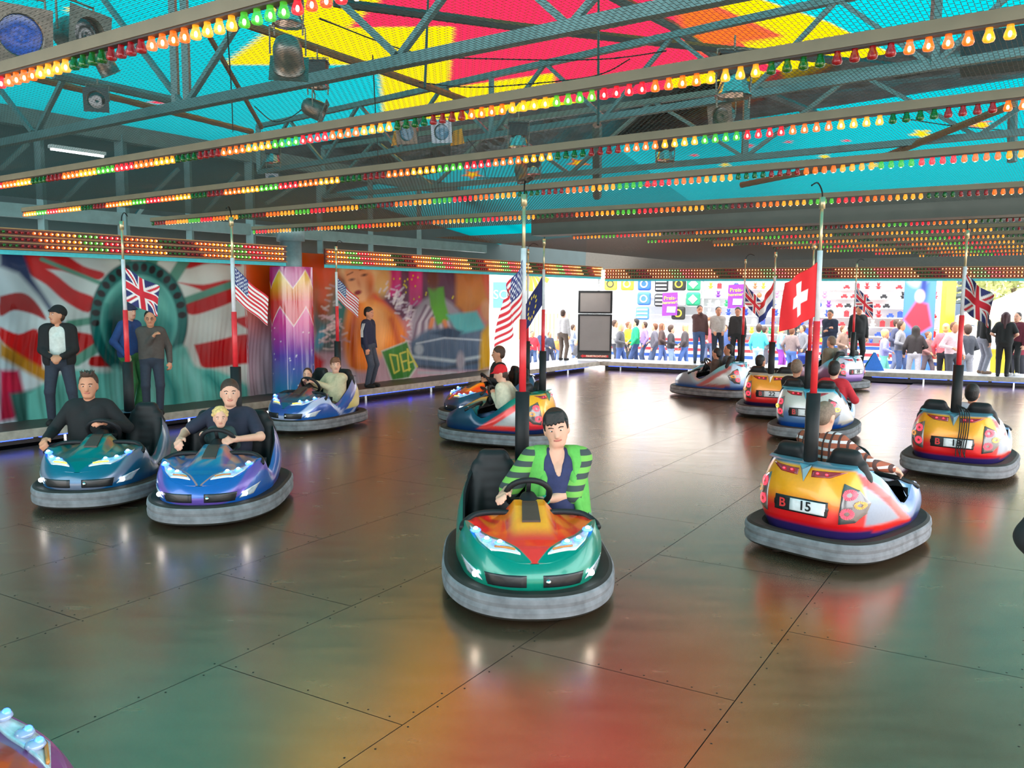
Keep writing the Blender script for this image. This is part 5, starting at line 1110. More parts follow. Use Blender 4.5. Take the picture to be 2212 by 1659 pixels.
# --- car 15
PLAID = stripes('plaid_shirt', srgb(150, 76, 52), srgb(206, 200, 202), 'Z', .07, .35, c3=srgb(70, 40, 36))
sitter('person in red and white plaid shirt with cropped hair, driving car 15', car_15, .12, 1.62, (.06, .14, .71), (.12, -.32, .66), lean=.02, hip=.46, hy=-.1, hp=.2, hairstyle='buzz', sk=SK1, hair=HG, top=PLAID, res=.011, fat=1.1, sh=1.05)
# --- car on the right
sitter('dark haired child in white top in the car with hanging cables', car_right, -.10, 1.28, (.0, .0, .56), (.05, -.15, .69), lean=.1, head=1.2, hip=.46, sk=SK2, hair=HBK, top=cloth('white', 190, 188, 200), res=.014)
# --- lilac car
sitter('man with thinning hair and olive jacket in the lilac car', car_lilac, .2, 1.72, (.06, .12, .70), WHR, lean=.08, hip=.43, hairstyle='buzz', sk=SK2, hair=HG, top=cloth('olive_grey', 110, 100, 84), res=.018)
# ================================================================== BYSTANDERS ON THE WALKWAYS
def stand(lab, px, yf, ytop, zf, face_deg, res=.016, dist=None, fig=None, split=True, **k):
    """feet at a picture point on a level zf; height from the top of the head; face_deg: 0 = towards the camera, +90 = towards picture right"""
    p = g(px, yf, zf) if dist is None else np.append((ray(px, yf)*(dist/ray(px, yf)[1]))[:2], zf)
    top_ = at(px, ytop, p[1])[2]; Hh = max(.8, (top_-zf)*.995); ff = dict(fig or {})
    s = Hh/1.75
    for w in ('wl', 'wr', 'fl', 'fr'):
        if ff.get(w) is not None: ff[w] = V3(*ff[w])*s
    phi = math.atan2(p[1], p[0]); f = figure(Hh, fine=split, **ff)
    return person(lab, p, phi+math.pi+math.radians(face_deg), f, res=res, split=split, **k)
GREYH = cloth('grey_fleece', 122, 112, 98)
f_open = lambda: None
pm_ = stand('man in black cap and black jacket open over a white t-shirt, on the walkway', 135, 905, 658, .25, -8, .012, dist=11.85, sk=SK2, hair=HB, hat=BLK, legs=DENIMD, fig=dict(hair='beanie', hy=-.9, hp=-.05, wl=(.24, .07, 1.02), wr=(.24, -.07, 1.02), fl=(.06, .20, .09), fr=(-.02, -.14, .09), fat=1.05),
      layers=[('t_shirt', cloth('white_tee', 200, 198, 192), {'torso'}, .008, ()), ('jacket', BLK, {'torso', 'uarm', 'farm'}, .030, [('c', V3(.17, 0, .8), V3(.16, 0, 1.55), .115, .115)])])
stand('man in long blue coat and dark cap with green trousers, behind the pole', 287, 884, 652, .25, 50, .016, dist=13.1, sk=SK1, hair=HB, hat=cloth('navy_cap', 40, 44, 70), top=cloth('blue_coat', 34, 62, 116), legs=cloth('green_trousers', 52, 112, 60), fig=dict(hair='cap', wl=(.22, .05, 1.18), wr=(.1, -.25, .95), fat=1.15, hy=-.2))
stand('young man in grey brown sweater and glasses, standing on the walkway', 332, 886, 668, .25, 2, .014, dist=12.9, sk=SK2, hair=HBK, top=cloth('taupe_sweater', 74, 66, 62), legs=DENIMD, glasses=True, fig=dict(hair='short', hp=.12, hy=-.1, wr=(.2, .02, 1.3), wl=(.0, .28, .88)))
TRK = cloth('navy_tracksuit', 28, 32, 58)
tj = stand('man in navy tracksuit top with white sleeve stripes and torn jeans', 797, 838, 661, .25, 62, .014, dist=17.0, sk=SK2, hair=HBK, top=TRK, legs=cloth('washed_denim', 58, 64, 78), fig=dict(hair='buzz', hp=.1, wl=(.05, .22, .86), wr=(.08, -.24, .86)))
for k in range(3):
    J_ = None
    m = MB(); m.tube([(.05-.025*k, -.235-.004*k, 1.33), (.02-.02*k, -.275, 1.18), (.03-.02*k, -.29, 1.05)], .006, 5); m.build('sleeve_stripe', WHITE, tj)
stand('man in pale grey hoodie and brown trousers, standing where the mural ends', 1215, 778, 668, .25, 150, .018, dist=24.6, sk=SK1, hair=HB, top=cloth('pale_hoodie', 176, 172, 174), legs=cloth('brown_trousers', 92, 78, 70), fig=dict(hair='short'))
stand('man in brown leather jacket holding a hand to his mouth, on the far walkway', 1508, 785, 658, .25, 8, .018, dist=23.9, sk=SK2, hair=HBK, top=cloth('brown_leather', 82, 56, 54), legs=DENIM, fig=dict(hair='short', wr=(.15, .0, 1.52), hp=.15))
stand('man in pale hooded sweatshirt with hands in pockets, on the far walkway', 1548, 786, 661, .25, 10, .018, dist=23.75, sk=SK2, hair=HBK, top=cloth('pale_sweatshirt', 172, 162, 156), legs=DENIMD, fig=dict(hair='short', wl=(.14, .14, .98), wr=(.14, -.14, .98), eh=(-.8, .15, -.4)))
stand('man in black leather jacket looking down, on the far walkway', 1590, 788, 662, .25, -5, .018, dist=23.5, sk=SK2, hair=HBK, top=cloth('black_leather', 38, 34, 34), legs=BLK, fig=dict(hair='short', hp=.35))
stand('man in dark blue padded jacket with folded arms, on the far walkway', 1788, 798, 668, .25, -15, .018, dist=22.5, sk=SK2, hair=HBK, top=cloth('dark_blue_jacket', 34, 40, 60), legs=DENIM, fig=dict(hair='short', hp=.3, wl=(.2, .02, 1.12), wr=(.22, .05, 1.2), fat=1.1))
stand('tall man in black zip top, standing behind the lilac car', 1849, 797, 656, .25, 20, .018, dist=22.3, sk=SK2, hair=HBK, top=BLK, legs=BLK, fig=dict(hair='short'))
stand('woman with long dark hair, black jacket and pale jeans, on the far walkway', 2119, 806, 664, .25, 120, .018, dist=21.15, sk=SK1, hair=hairm('dark_brown', srgb(44, 30, 26)), top=BLK, legs=cloth('pale_jeans', 130, 130, 142), shoes=cloth('taupe_boots', 120, 96, 80), fig=dict(hair='long'))
stand('woman in black t-shirt with dark red hair, seen from behind on the far walkway', 2164, 812, 672, .25, 175, .018, dist=20.35, sk=SK1, hair=hairm('dark_red', srgb(58, 22, 30)), top=BLK, legs=BLK, sleeves='short', fig=dict(hair='long', fat=1.1, wl=(.15, .2, 1.05), wr=(.15, -.2, 1.05)))
stand('young woman in maroon top with tied back hair, beside the woman in black', 2190, 810, 673, .25, -30, .018, dist=20.7, sk=SK1, hair=hairm('dark_brown', srgb(44, 30, 26)), top=cloth('maroon_top', 92, 26, 44), legs=BLK, shoes=cloth('white_shoe', 190, 186, 184), fig=dict(hair='bun'))
# an attendant at the edge of the floor: only an elbow reaches into the picture
fe = figure(1.92, wl=(.04, .20, 1.06), wr=(.04, -.20, 1.06), hair='short', fine=True, eh=(-.15, .55, -.1))
ep = at(2183, 1166, 3.0); ez = fe['J'][1][1][2]
person('attendant in black jacket with hands on hips, standing at the edge of the floor', (ep[0]+fe['J'][1][1][1]+.065, 3.0, 0.), math.radians(90), fe, SK1, HBK, top=BLK, legs=BLK, res=.014)
print('elbow z', ez, 'wanted', ep[2])
m = MB(); m.box((0, -1.2, .115), (9, 2.4, .27)); m.build('walkway_deck', DECK, kind='structure')
# ================================================================== STAGE LIGHTS UNDER THE ROOF
CAN = mat('tarnished_silver_can', srgb(120, 112, 104), .38, .75, noise=.35, nscale=14); DARKH = mat('black_lamp_box', (.02, .02, .02), .5); YOKE = mat('grey_yoke', srgb(128, 116, 104), .5, .4)
REFL = mat('bright_reflector', srgb(190, 180, 176), .2, .9, noise=.5, nscale=30)
def zdir(p, d):
    d = Vector(d).normalized(); M = d.to_track_quat('Z', 'Y').to_matrix().to_4x4(); M.translation = Vector(p); return M
def par_can(px, py, z, size, aim, lab, lens, framec=None, gel=True):
    p = g(px, py, z); t = obj('par_can', loc=p, label=lab, cat='stage light', group='stage lights under the roof'); M = zdir((0, 0, 0), aim); R_ = size/2
    m = MB(); m.lathe([(0, -1.25*R_), (.45*R_, -1.2*R_), (.75*R_, -.95*R_), (.92*R_, -.5*R_), (.96*R_, .2*R_), (.98*R_, .9*R_), (1.04*R_, .92*R_), (1.04*R_, 1.02*R_), (.9*R_, 1.02*R_), (.86*R_, .7*R_)], 22, M); m.build('can', CAN, t, True)
    m = MB(); m.lathe([(0, .72*R_), (.5*R_, .76*R_), (.87*R_, .72*R_)], 20, M); m.build('lens', lens, t, True)
    if gel:
        m = MB(); a = 1.25*R_; ring = [(.92*R_*math.cos(2*math.pi*k/24), .92*R_*math.sin(2*math.pi*k/24)) for k in range(24)]
        sq = [(max(-a, min(a, 1.8*R_*math.cos(2*math.pi*k/24))), max(-a, min(a, 1.8*R_*math.sin(2*math.pi*k/24)))) for k in range(24)]
        vs = [tuple(M@Vector((x, y, zz))) for zz in (1.02*R_, 1.07*R_) for L_ in (ring, sq) for x, y in L_]; n = 24
        m.add(vs, [(k, (k+1) % n, n+(k+1) % n, n+k) for k in range(n)]+[(2*n+k, 3*n+k, 3*n+(k+1) % n, 2*n+(k+1) % n) for k in range(n)]+[(n+k, n+(k+1) % n, 3*n+(k+1) % n, 3*n+k) for k in range(n)]+[(2*n+k, 2*n+(k+1) % n, (k+1) % n, k) for k in range(n)])
        m.build('gel_frame', framec or CAN, t)
    sx = Vector((-aim[1], aim[0], 0)); sx = sx.normalized() if sx.length > .01 else Vector((1, 0, 0)); a, b = V3(*sx)*1.12*R_, -V3(*sx)*1.12*R_
    m = MB(); m.tube([a, a+V3(0, 0, 1.7*R_), b+V3(0, 0, 1.7*R_), b], .07*R_, 6); m.tube([V3(0, 0, 1.7*R_), V3(0, 0, 2.3*R_)], .09*R_, 6); m.build('yoke', YOKE, t)
    return t
def flood(px, py, z, size, lab):
    p = g(px, py, z); t = obj('flood_lamp', loc=p, label=lab, cat='stage light', group='flood lamps under the roof'); s = size
    m = MB(); m.box((0, 0, .3*s), (.8*s, .6*s, .5*s)); m.box((0, 0, .58*s), (.9*s, .7*s, .06*s)); m.build('housing', DARKH, t)
    m = MB(); m.lathe([(.30*s, .06*s), (.33*s, 0), (.44*s, -.4*s), (.5*s, -.46*s), (.42*s, -.4*s), (.28*s, -.05*s)], 10); m.build('reflector', REFL, t)
    m = MB(); m.tube([(-.42*s, 0, -.75*s), (-.46*s, 0, 0), (-.45*s, 0, .75*s), (.45*s, 0, .75*s), (.46*s, 0, 0), (.42*s, 0, -.75*s)], .03*s, 5); m.tube([(0, 0, .55*s), (0, 0, 1.1*s)], .03*s, 5); m.build('bracket', YOKE, t)
    return t
DKL = mat('dark_lens', (.02, .012, .01), .1, coat=1); BLL = mat('blue_lens', (.015, .09, .5), .12, coat=1, noise=.6, nscale=60); TLL = mat('pale_blue_lens', srgb(70, 130, 160), .1, coat=1)
FRD = mat('dark_gel_frame', srgb(54, 58, 60), .5, .3); FRW = mat('pale_gel_frame', srgb(190, 184, 196), .5)
par_can(40, 75, 3.9, .30, (.55, -.75, -.25), 'silver can light with deep blue lens over the near corner', BLL)
par_can(165, 75, 4.0, .27, (.9, -.4, -.15), 'silver can light behind the one with the blue lens', DKL)
par_can(228, 140, 3.9, .15, (.3, .4, -.8), 'small silver lamp hanging above the square framed spotlight', DKL, gel=False)
par_can(212, 218, 3.9, .17, (.25, -.95, -.1), 'spotlight in a square dark frame beside the truss post', DKL, FRD)
par_can(622, 118, 3.85, .22, (-.15, .75, -.62), 'big silver can light seen from behind against the yellow star point', DKL)
par_can(678, 235, 3.95, .19, (.85, .1, -.35), 'dull silver can light tilted sideways below the truss', DKL)
par_can(590, 385, 4.0, .16, (.1, -.9, -.4), 'small can light with pale frame in front of the dark lattice', TLL, FRW)
par_can(885, 285, 4.0, .20, (-.25, -.9, -.25), 'can light with pale blue lens and amber flaps, facing the floor', TLL)
par_can(958, 285, 4.0, .19, (-.15, -.95, -.2), 'can light with white square frame and pale blue lens', TLL, FRW)
par_can(1565, 250, 4.1, .22, (-.6, -.75, -.25), 'can light with green lens under the silver sheet', mat('green_lens', srgb(20, 60, 40), .15, coat=1))
par_can(1130, 372, 4.0, .26, (.3, -.2, -.9), 'dark can light aimed down near the pole of the green car', DKL, gel=False)
flood(622, 20, 3.85, .20, 'flood lamp with flared reflector above the big silver can light')
flood(686, 165, 4.25, .23, 'flood lamp with black box against the turquoise roof below the yellow point')
flood(590, 335, 4.0, .22, 'flood lamp hanging in front of the dark lattice')
flood(1120, 297, 3.95, .26, 'flood lamp in the middle of the silver sheet')
flood(1152, 362, 4.0, .24, 'flood lamp beside the dark can light')
flood(1585, 170, 4.1, .34, 'flood lamp with chrome reflector under the yellow roof edge')
flood(1437, 328, 4.0, .26, 'flood lamp below the far starry sheet')
for i, (x0, y0) in enumerate([(860, 296), (988, 296)]):
    p = g(x0, y0, 3.95); m = MB(); m.prism([(0, 0), (.16, .03), (.13, .2), (.03, .17)], (0, 0, 0), (1, 0, 0), (0, .1, 1), (0, .006, 0)); m.build('lamp_flap', mat('amber_flap', srgb(226, 140, 20), .4), loc=p-V3(.08, 0, .1), label=['amber metal flap left of the paired can lights', 'amber metal flap right of the paired can lights'][i], cat='flap')
p = g(2150, 112, 4.4); t = obj('loudspeaker', loc=p, rz=math.radians(-30), label='dark loudspeaker box hung under the turquoise roof', cat='loudspeaker'); m = MB(); m.box((0, 0, 0), (.55, .4, .3)); m.build('cabinet', mat('dark_speaker', srgb(36, 52, 54), .6), t)
m = MB(); m.box((0, -.205, 0), (.47, .02, .24)); m.build('grille', GRILLE, t); m = MB(); m.tube([(0, 0, .15), (0, 0, .8)], .02, 6); m.build('bracket', YOKE, t)
# ================================================================== BEYOND THE FAR WALKWAY
# direction sign standing at the far corner
sp = at(1285, 700, 24.6); bx_ = obj('direction_board', loc=(sp[0], sp[1], .25), rz=math.radians(-8), label='tall black double screen board with a red arrow strip at its foot', cat='board')
sw = 1.02; zt_ = at(1285, 628, 24.6)[2]-.25; zm = at(1285, 678, 24.6)[2]-.25
m = MB(); m.box((0, .06, zt_/2+.02), (sw, .1, zt_-.04)); m.build('cabinet', DARKH, bx_)
scm = mat('grey_screen', srgb(112, 104, 100), .3, noise=.1, nscale=2)
for z0, z1 in ((zm+.06, zt_-.06), (.30, zm-.06)):
    m = MB(); m.box((0, 0, (z0+z1)/2), (sw-.12, .03, z1-z0)); m.build('screen', scm, bx_)
    for a, b in (((-sw/2+.03, z0-.03), (sw/2-.03, z0-.03)), ((-sw/2+.03, z1+.03), (sw/2-.03, z1+.03)), ((-sw/2+.03, z0), (-sw/2+.03, z1)), ((sw/2-.03, z0), (sw/2-.03, z1))): m = MB(); m.bar((a[0], -.005, a[1]), (b[0], -.005, b[1]), .05, .05); m.build('screen_frame', BLACK, bx_)
m = MB(); m.bar((-sw/2, -.015, zm), (sw/2, -.015, zm), .03, .03); m.build('rail', CHROME, bx_)
m = MB(); m.prism([(-.42, 0), (-.34, .055), (-.34, .032), (.42, .032), (.42, -.032), (-.34, -.032), (-.34, -.055)], (0, 0, .13), (1, 0, 0), (0, 0, 1), (0, -.01, 0)); m.build('arrow', mat('red_arrow', srgb(186, 30, 30), .4), bx_)
o = obj('lettering', text_mesh('FAHRTRICHTUNG', .075, mat('cream_letters', srgb(236, 220, 190), .5), .002, bold=.001), bx_); o.matrix_local = frame((.06, -.013, .13), (1, 0, 0), (0, 0, 1))
# fence of the stall: striped skirt, counter, back wall, shelves
SO = 6.6
t = obj('prize_stall', loc=fp(0, SO, -.4), label='long white prize stall with shelves and a blue white red striped base', cat='stall'); o0 = fp(0, SO, -.4)
rel = lambda s, of, z: fp(s, SO+of, z)-o0
SW = mat('stall_white', (.82, .82, .82), .6, noise=.04)
m = MB(); slab(m, rel(-2.3, 1.15, 0), rel(9.6, 1.15, 0), rel(9.6, 1.3, 0), rel(-2.3, 1.3, 0), 0, 3.7); m.build('back_wall', SW, t)
m = MB(); slab(m, rel(-2.3, -.1, 0), rel(9.6, -.1, 0), rel(9.6, 1.15, 0), rel(-2.3, 1.15, 0), 0, .72); m.build('base', SW, t)
for k, c in enumerate([(40, 80, 170), (240, 240, 240), (190, 50, 60), (240, 240, 240), (40, 80, 170), (190, 50, 60)]):
    m = MB(); m.bar(rel(-2.3, -.11, .06+.115*k), rel(9.6, -.11, .06+.115*k), .02, .1); m.build('stripe', mat('stripe_%d' % (c[0]), srgb(*c), .5), t)
SHZ = [.95, 1.28, 1.6, 1.92, 2.24, 2.56, 2.88]
for k, z in enumerate(SHZ): m = MB(); slab(m, rel(-2.2, .55+.06*k, 0), rel(9.5, .55+.06*k, 0), rel(9.5, 1.15, 0), rel(-2.2, 1.15, 0), z-.03, z); m.build('shelf', SW, t)
for s in (-2.25, 1.7, 5.6, 9.55): m = MB(); m.bar(rel(s, .5, 0), rel(s, .5, 3.7), .08); m.build('upright', CHROME, t)
def plush():
    m = MB(); m.ball((0, 0, .07), (.065, .06, .075), 8, 5); m.ball((0, 0, .175), .055, 8, 5)
    for s in (-1, 1): m.ball((0, s*.042, .222), .022, 6, 4); m.ball((-.06, s*.045, .03), (.045, .025, .025), 6, 4); m.ball((-.03, s*.07, .09), (.02, .035, .02), 6, 4)
    return m
def toycar():
    m = MB(); m.box((0, 0, .06), (.1, .22, .06)); m.box((0, -.01, .115), (.09, .12, .06))
    for s in (-1, 1):
        for d in (-.07, .07): m.tube([(s*.05-.01, d, .03), (s*.05+.01, d, .03)], .03, 8)
    return m
def gift():
    m = MB(); m.box((0, 0, .09), (.1, .16, .18)); m.box((0, 0, .184), (.11, .17, .02)); m.tube([(0, -.05, .2), (0, 0, .22), (0, .05, .2)], .015, 5); return m
def ballm(): m = MB(); m.ball((0, 0, .09), .09, 12, 8); m.tube([(0, 0, .17), (0, 0, .2)], .012, 6); return m
KINDS = {'plush_toy': (plush, True, 'plush toy'), 'toy_car': (toycar, False, 'toy car'), 'gift_box': (gift, False, 'gift box'), 'toy_ball': (ballm, True, 'ball')}
PC = {'blue': (40, 70, 180), 'white': (220, 220, 220), 'red': (200, 36, 44), 'yellow': (240, 190, 40), 'green': (40, 150, 90), 'black': (30, 30, 34), 'purple': (110, 50, 150), 'pink': (230, 120, 160), 'brown': (150, 96, 60)}
PMS = {}
rs = np.random.RandomState(11)
for r_, z in enumerate(SHZ):
    s = 1.9
    while s < 9.4:
        q = pr([fp(s, SO+.85, z-.4)])[0]
        if s > 6.2: kd, cl = rs.choice(['toy_car', 'plush_toy', 'gift_box'], p=[.5, .3, .2]), rs.choice(['red', 'black', 'white', 'blue'], p=[.5, .2, .2, .1])
        else: kd, cl = rs.choice(['plush_toy', 'toy_ball', 'gift_box'], p=[.6, .15, .25]), rs.choice(['blue', 'white', 'yellow', 'red', 'brown', 'purple', 'green', 'pink'], p=[.27, .25, .14, .08, .08, .06, .06, .06])
        if rs.rand() < .86:
            if (kd, cl) not in PMS: mk, sm_, _ = KINDS[kd]; PMS[(kd, cl)] = mk().mesh(kd, mat('prize_'+cl, srgb(*PC[cl]), .6), sm_)
            row = ['lowest', 'second', 'third', 'middle', 'fifth', 'sixth', 'top'][r_]
            obj(kd, PMS[(kd, cl)], loc=fp(s, SO+.665+.057*r_, z-.4), rz=math.atan2(Fd[1], Fd[0])+math.pi/2, label=f'small {cl} {KINDS[kd][2]} on the {row} shelf of the prize stall', cat=KINDS[kd][2], group=f'{cl} {KINDS[kd][2]} prizes on the {row} shelf')
        s += .27+rs.rand()*.1
# printed cushions hung at the left end of the stall
def cushion(s, z, w, c, emb, ec, lab):
    t = obj('printed_cushion', loc=fp(s, SO+.42, z-.4), rz=math.atan2(Fd[1], Fd[0]), label=lab, cat='cushion', group='printed cushions hung on the stall')
    V_, Q = surf([('c', V3(-w*.36, 0, z_*w), V3(w*.36, 0, z_*w), .075, .075) for z_ in (-.34, -.17, 0, .17, .34)], .035, .05); obj('pillow', np_mesh('pillow', V_, Q, mat('cushion_%d_%d' % (c[0], c[2]), srgb(*c), .7)), t)
    m = MB(); mt = mat('emblem_%d_%d' % (ec[0], ec[2]), srgb(*ec), .6)
    if emb == 'ring': m.grid(np.stack([np.array([[r*math.cos(a), -.095, r*math.sin(a)] for a in np.linspace(0, 2*math.pi, 21)]) for r in (w*.2, w*.29)])); m.build('emblem', mt, t)
    if emb == 'diamond': m.prism([(-.17, 0), (0, .17), (.17, 0), (0, -.17)], (0, -.09, 0), (1, 0, 0), (0, 0, 1), (0, -.01, 0)); m.build('emblem', mt, t)
    if emb == 'bands':
        for k in (-1, 0, 1): m = MB(); m.box((0, -.085, k*.14), (w*.8, .02, .05)); m.build('emblem', mt, t)
for k, (s, z, w, c, emb, ec, nm) in enumerate([(-1.75, 3.05, .5, (230, 200, 60), 'ring', (40, 40, 40), 'yellow cushion with dark ring emblem'), (-1.1, 3.05, .5, (236, 170, 40), 'ring', (250, 250, 250), 'orange cushion with white ring emblem'), (-.45, 3.05, .5, (40, 90, 190), 'ring', (240, 240, 240), 'blue cushion with white ring emblem at the top'), (-.45, 2.5, .5, (60, 110, 200), 'ring', (240, 240, 240), 'blue cushion with white ring emblem, second down'), (-.5, 1.95, .5, (80, 130, 220), 'bands', (240, 240, 240), 'light blue cushion with white bands'),
        (.2, 3.0, .5, (30, 30, 34), 'bands', (230, 230, 230), 'black cushion with white bands at the top'), (.2, 2.45, .5, (40, 40, 44), 'bands', (230, 230, 230), 'black cushion with white bands, lower'), (.85, 3.05, .5, (34, 34, 30), 'ring', (240, 210, 40), 'black cushion with yellow ring at the top'), (.85, 2.5, .5, (235, 235, 235), 'bands', (200, 200, 200), 'white cushion between two black ones'), (.85, 1.98, .5, (30, 30, 26), 'ring', (240, 210, 40), 'black cushion with yellow ring, lower'), (1.38, 3.05, .5, (40, 150, 100), 'diamond', (230, 240, 235), 'green cushion with pale diamond at the top'), (1.38, 2.5, .5, (30, 140, 100), 'diamond', (230, 240, 235), 'green cushion with pale diamond, lower')]):
    cushion(s, z, w, c, emb, ec, nm)
PURP = mat('purple_poster', srgb(116, 40, 150), .5)
for i, (x, y, tl) in enumerate([(1447, 657, .06), (1590, 640, .05)]):
    p = onv(x, y, fp(0, SO+.3, 0), fp(5, SO+.3, 0)); t = obj('sale_poster', loc=p, label=['purple price poster with yellow lettering above the crowd', 'purple price poster with yellow lettering behind the union flag'][i], cat='poster'); ax = V3(Fd[0], Fd[1], tl)
    m = MB(); m.prism([(-.28, -.42), (.28, -.42), (.28, .42), (-.28, .42)], (0, 0, 0), ax, (0, 0, 1), (.0, .02, 0)); m.build('sheet', PURP, t)
    for tx, zz, sz, mt_ in (('Preis-', .22, .2, mat('yellow_print', srgb(250, 210, 40), .5)), ('hammer!', .06, .155, MATS['yellow_print'] if 'yellow_print' in MATS else None)):
        o = obj('lettering', text_mesh(tx, sz, mt_ or MATS['yellow_print'], .002), t); o.matrix_local = frame((-Fn[0]*.01, -Fn[1]*.01-.005, zz), (Fd[0], Fd[1], tl), (0, 0, 1))
    m = MB(); m.prism([(-.12, -.3), (.2, -.32), (.22, -.1), (-.1, -.08)], (0, -.012, 0), ax, (0, 0, 1), (0, -.006, 0)); m.build('picture', mat('poster_picture', srgb(190, 190, 200), .5), t)
# airbrushed gate post and yellow pillar right of the stall
p = at(1984, 690, 26.3); m = MB(); S_, Z_ = np.meshgrid(np.linspace(-.46, .46, 40), np.linspace(-.4, 3.6, 120), indexing='ij'); q = np.stack([S_.ravel(), Z_.ravel()], 1)
pt = Paint(q, s_(70, 120, 190)); pt.ell((-.1, 3.2), (.4, .6), s_(200, 216, 236), .1); pt.ell((.1, 2.6), (.12, .6), s_(30, 50, 120), .08); pt.poly([(-.45, 1.5), (-.1, 2.1), (.25, 2.0), (.4, 1.3), (0, 1.0)], s_(170, 40, 60), .06); pt.ell((0, 2.25), (.13, .18), s_(220, 190, 170), .05); pt.poly([(-.5, .2), (.5, .2), (.5, 1.0), (-.5, 1.1)], s_(60, 90, 170), .1)
P = np.stack([S_, .04*np.cos(S_*3), Z_], -1); gp_ = obj('painted_gate', grid_np('painted_gate', P, mat('gate_print', rough=.5, attr='Col', noise=0), pt.C), loc=(p[0], p[1], 0), rz=math.radians(-20), label='blue airbrushed gate panel with a red coated figure at the stall end', cat='panel'); gp_.modifiers.new('thickness', 'SOLIDIFY').thickness = .06
p = at(2046, 690, 26.0); m = MB(); m.box((0, 0, 1.6), (.3, .3, 4.0)); m.box((0, 0, -.3), (.42, .42, .2)); m.build('yellow_pillar', mat('yellow_paint', srgb(244, 190, 50), .5), loc=(p[0], p[1], 0), label='yellow square pillar beside the painted gate', cat='pillar')
p = at(2075, 660, 29.5); t = obj('ride_machine', loc=(p[0], p[1], -.4), label='dark blue grey ride machinery behind the union flag', cat='machine'); m = MB(); m.box((0, 0, 1.2), (.7, .7, 2.4)); m.build('cabinet', mat('slate_cabinet', srgb(60, 76, 96), .5), t)
for k in range(4): m = MB(); m.tube([(-.3+.06*k, 0, 2.4+.25*k), (.35, 0, 2.5+.25*k)], .09, 8); m.build('drum', STEELD, t)
# white tent
p = at(2160, 690, 24.5); t = obj('market_tent', loc=(p[0]+1.25, p[1], -.4), label='white peaked market tent with scalloped cream valance', cat='tent'); TW_ = mat('tent_canvas', (.85, .84, .8), .8, noise=.05)
n = 24; rows = []
for k in range(9): u = k/8; r_ = 2.1*u**.8; rows.append(np.array([[r_*math.cos(a)*(1+.12*abs(math.cos(2*a))), r_*math.sin(a)*(1+.12*abs(math.cos(2*a))), 3.25-1.2*u**.7] for a in np.linspace(0, 2*math.pi, n*4, endpoint=False)]))
m = MB(); m.grid(np.array(rows), closed=True); m.build('canopy', TW_, t, True)
va = []; 
for k in range(2): va.append(rows[-1]+np.array([[0, 0, -(.0 if k == 0 else .22+.06*abs(math.sin(i*.5)))] for i in range(n*4)]))
m = MB(); m.grid(np.array(va), closed=True); m.build('valance', mat('cream_valance', srgb(240, 224, 150), .8), t, True)
for a in range(4): m = MB(); m.tube([(1.5*math.cos(a*math.pi/2+.8), 1.5*math.sin(a*math.pi/2+.8), 0), (1.5*math.cos(a*math.pi/2+.8), 1.5*math.sin(a*math.pi/2+.8), 2.1)], .04, 8); m.build('tent_leg', WHITE, t)
m = MB(); m.box((0, .2, .5), (2.2, .8, 1.0)); m.box((0, .15, 1.02), (2.4, 1.0, .06)); m.build('counter', mat('yellow_counter', srgb(246, 220, 60), .6), t)
# trees over the tent
def tree(px, Y, h, lab, seed):
    p = at(px, 650, Y); t = obj('tree', loc=(p[0], p[1], -.4), label=lab, cat='tree', group='trees behind the tents'); r2 = np.random.RandomState(seed)
    m = MB(); m.tube(spline([(0, 0, 0), (.1, 0, h*.3), (-.05, .1, h*.6), (0, 0, h*.85)], 4), [.22-.16*k/12 for k in range(13)], 7); m.build('trunk', mat('bark', srgb(110, 96, 80), .9), t, True)
    for k in range(9): a = r2.uniform(0, 6.28); z0 = h*r2.uniform(.3, .8); L_ = r2.uniform(1, 2.2); m = MB(); m.tube(spline([(0, 0, z0), (L_*.5*math.cos(a), L_*.5*math.sin(a), z0+.4), (L_*math.cos(a), L_*math.sin(a), z0+.9)], 3), [.05-.006*j for j in range(7)], 5); m.build('branch', MATS['bark'], t, True)
    m = MB()
    for k in range(2600):
        v = r2.normal(0, 1, 3); v /= np.linalg.norm(v); c = V3(0, 0, h*.68)+v*np.array([2.3, 2.3, h*.36])*r2.uniform(.55, 1.0); a = r2.normal(0, .11, (2, 3)); m.add([c, c+a[0], c+a[0]+a[1], c+a[1]], [(0, 1, 2, 3)])
    m.build('foliage', mat('spring_leaf', srgb(168, 172, 110), .8), t, kind='stuff')
tree(2040, 39, 6.8, 'pale spring tree between the gate and the tent', 1); tree(2190, 33.5, 6.0, 'pale spring tree rising behind the white tent', 2)
tree(2330, 41, 7.0, 'pale spring tree farther behind the white tent', 3)
# kiosk seen past the end of the mural
p = at(1205, 690, 33); t = obj('white_kiosk', loc=(p[0]-.4, p[1], -.4), rz=math.radians(20), label='white fairground kiosk with a grey arch and an orange sunburst', cat='kiosk')
m = MB(); m.box((0, .5, 1.9), (6.0, 1.0, 3.8)); m.build('facade', SW, t)
m = MB(); m.prism([(.45*math.cos(a), 1.1+.5*math.sin(a)) for a in np.linspace(0, math.pi, 14)]+[(-.45, 0), (.45, 0)], (.25, -.02, 1.3), (1, 0, 0), (0, 0, 1), (0, .03, 0)); m.build('arch', mat('grey_arch', srgb(150, 160, 176), .6), t)
m = MB(); sunb = mat('orange_sunburst', srgb(226, 140, 40), .5)
for k in range(9):
    a, b = math.pi*(1+k/9)+.05, math.pi*(1+(k+.8)/9); m = MB(); m.prism([(0, 0), (.85*math.cos(a), .85*math.sin(a)), (.85*math.cos(b), .85*math.sin(b))], (-.75, -.04, 3.6), (1, 0, 0), (0, 0, 1), (0, -.03, 0)); m.build('ray', sunb, t)
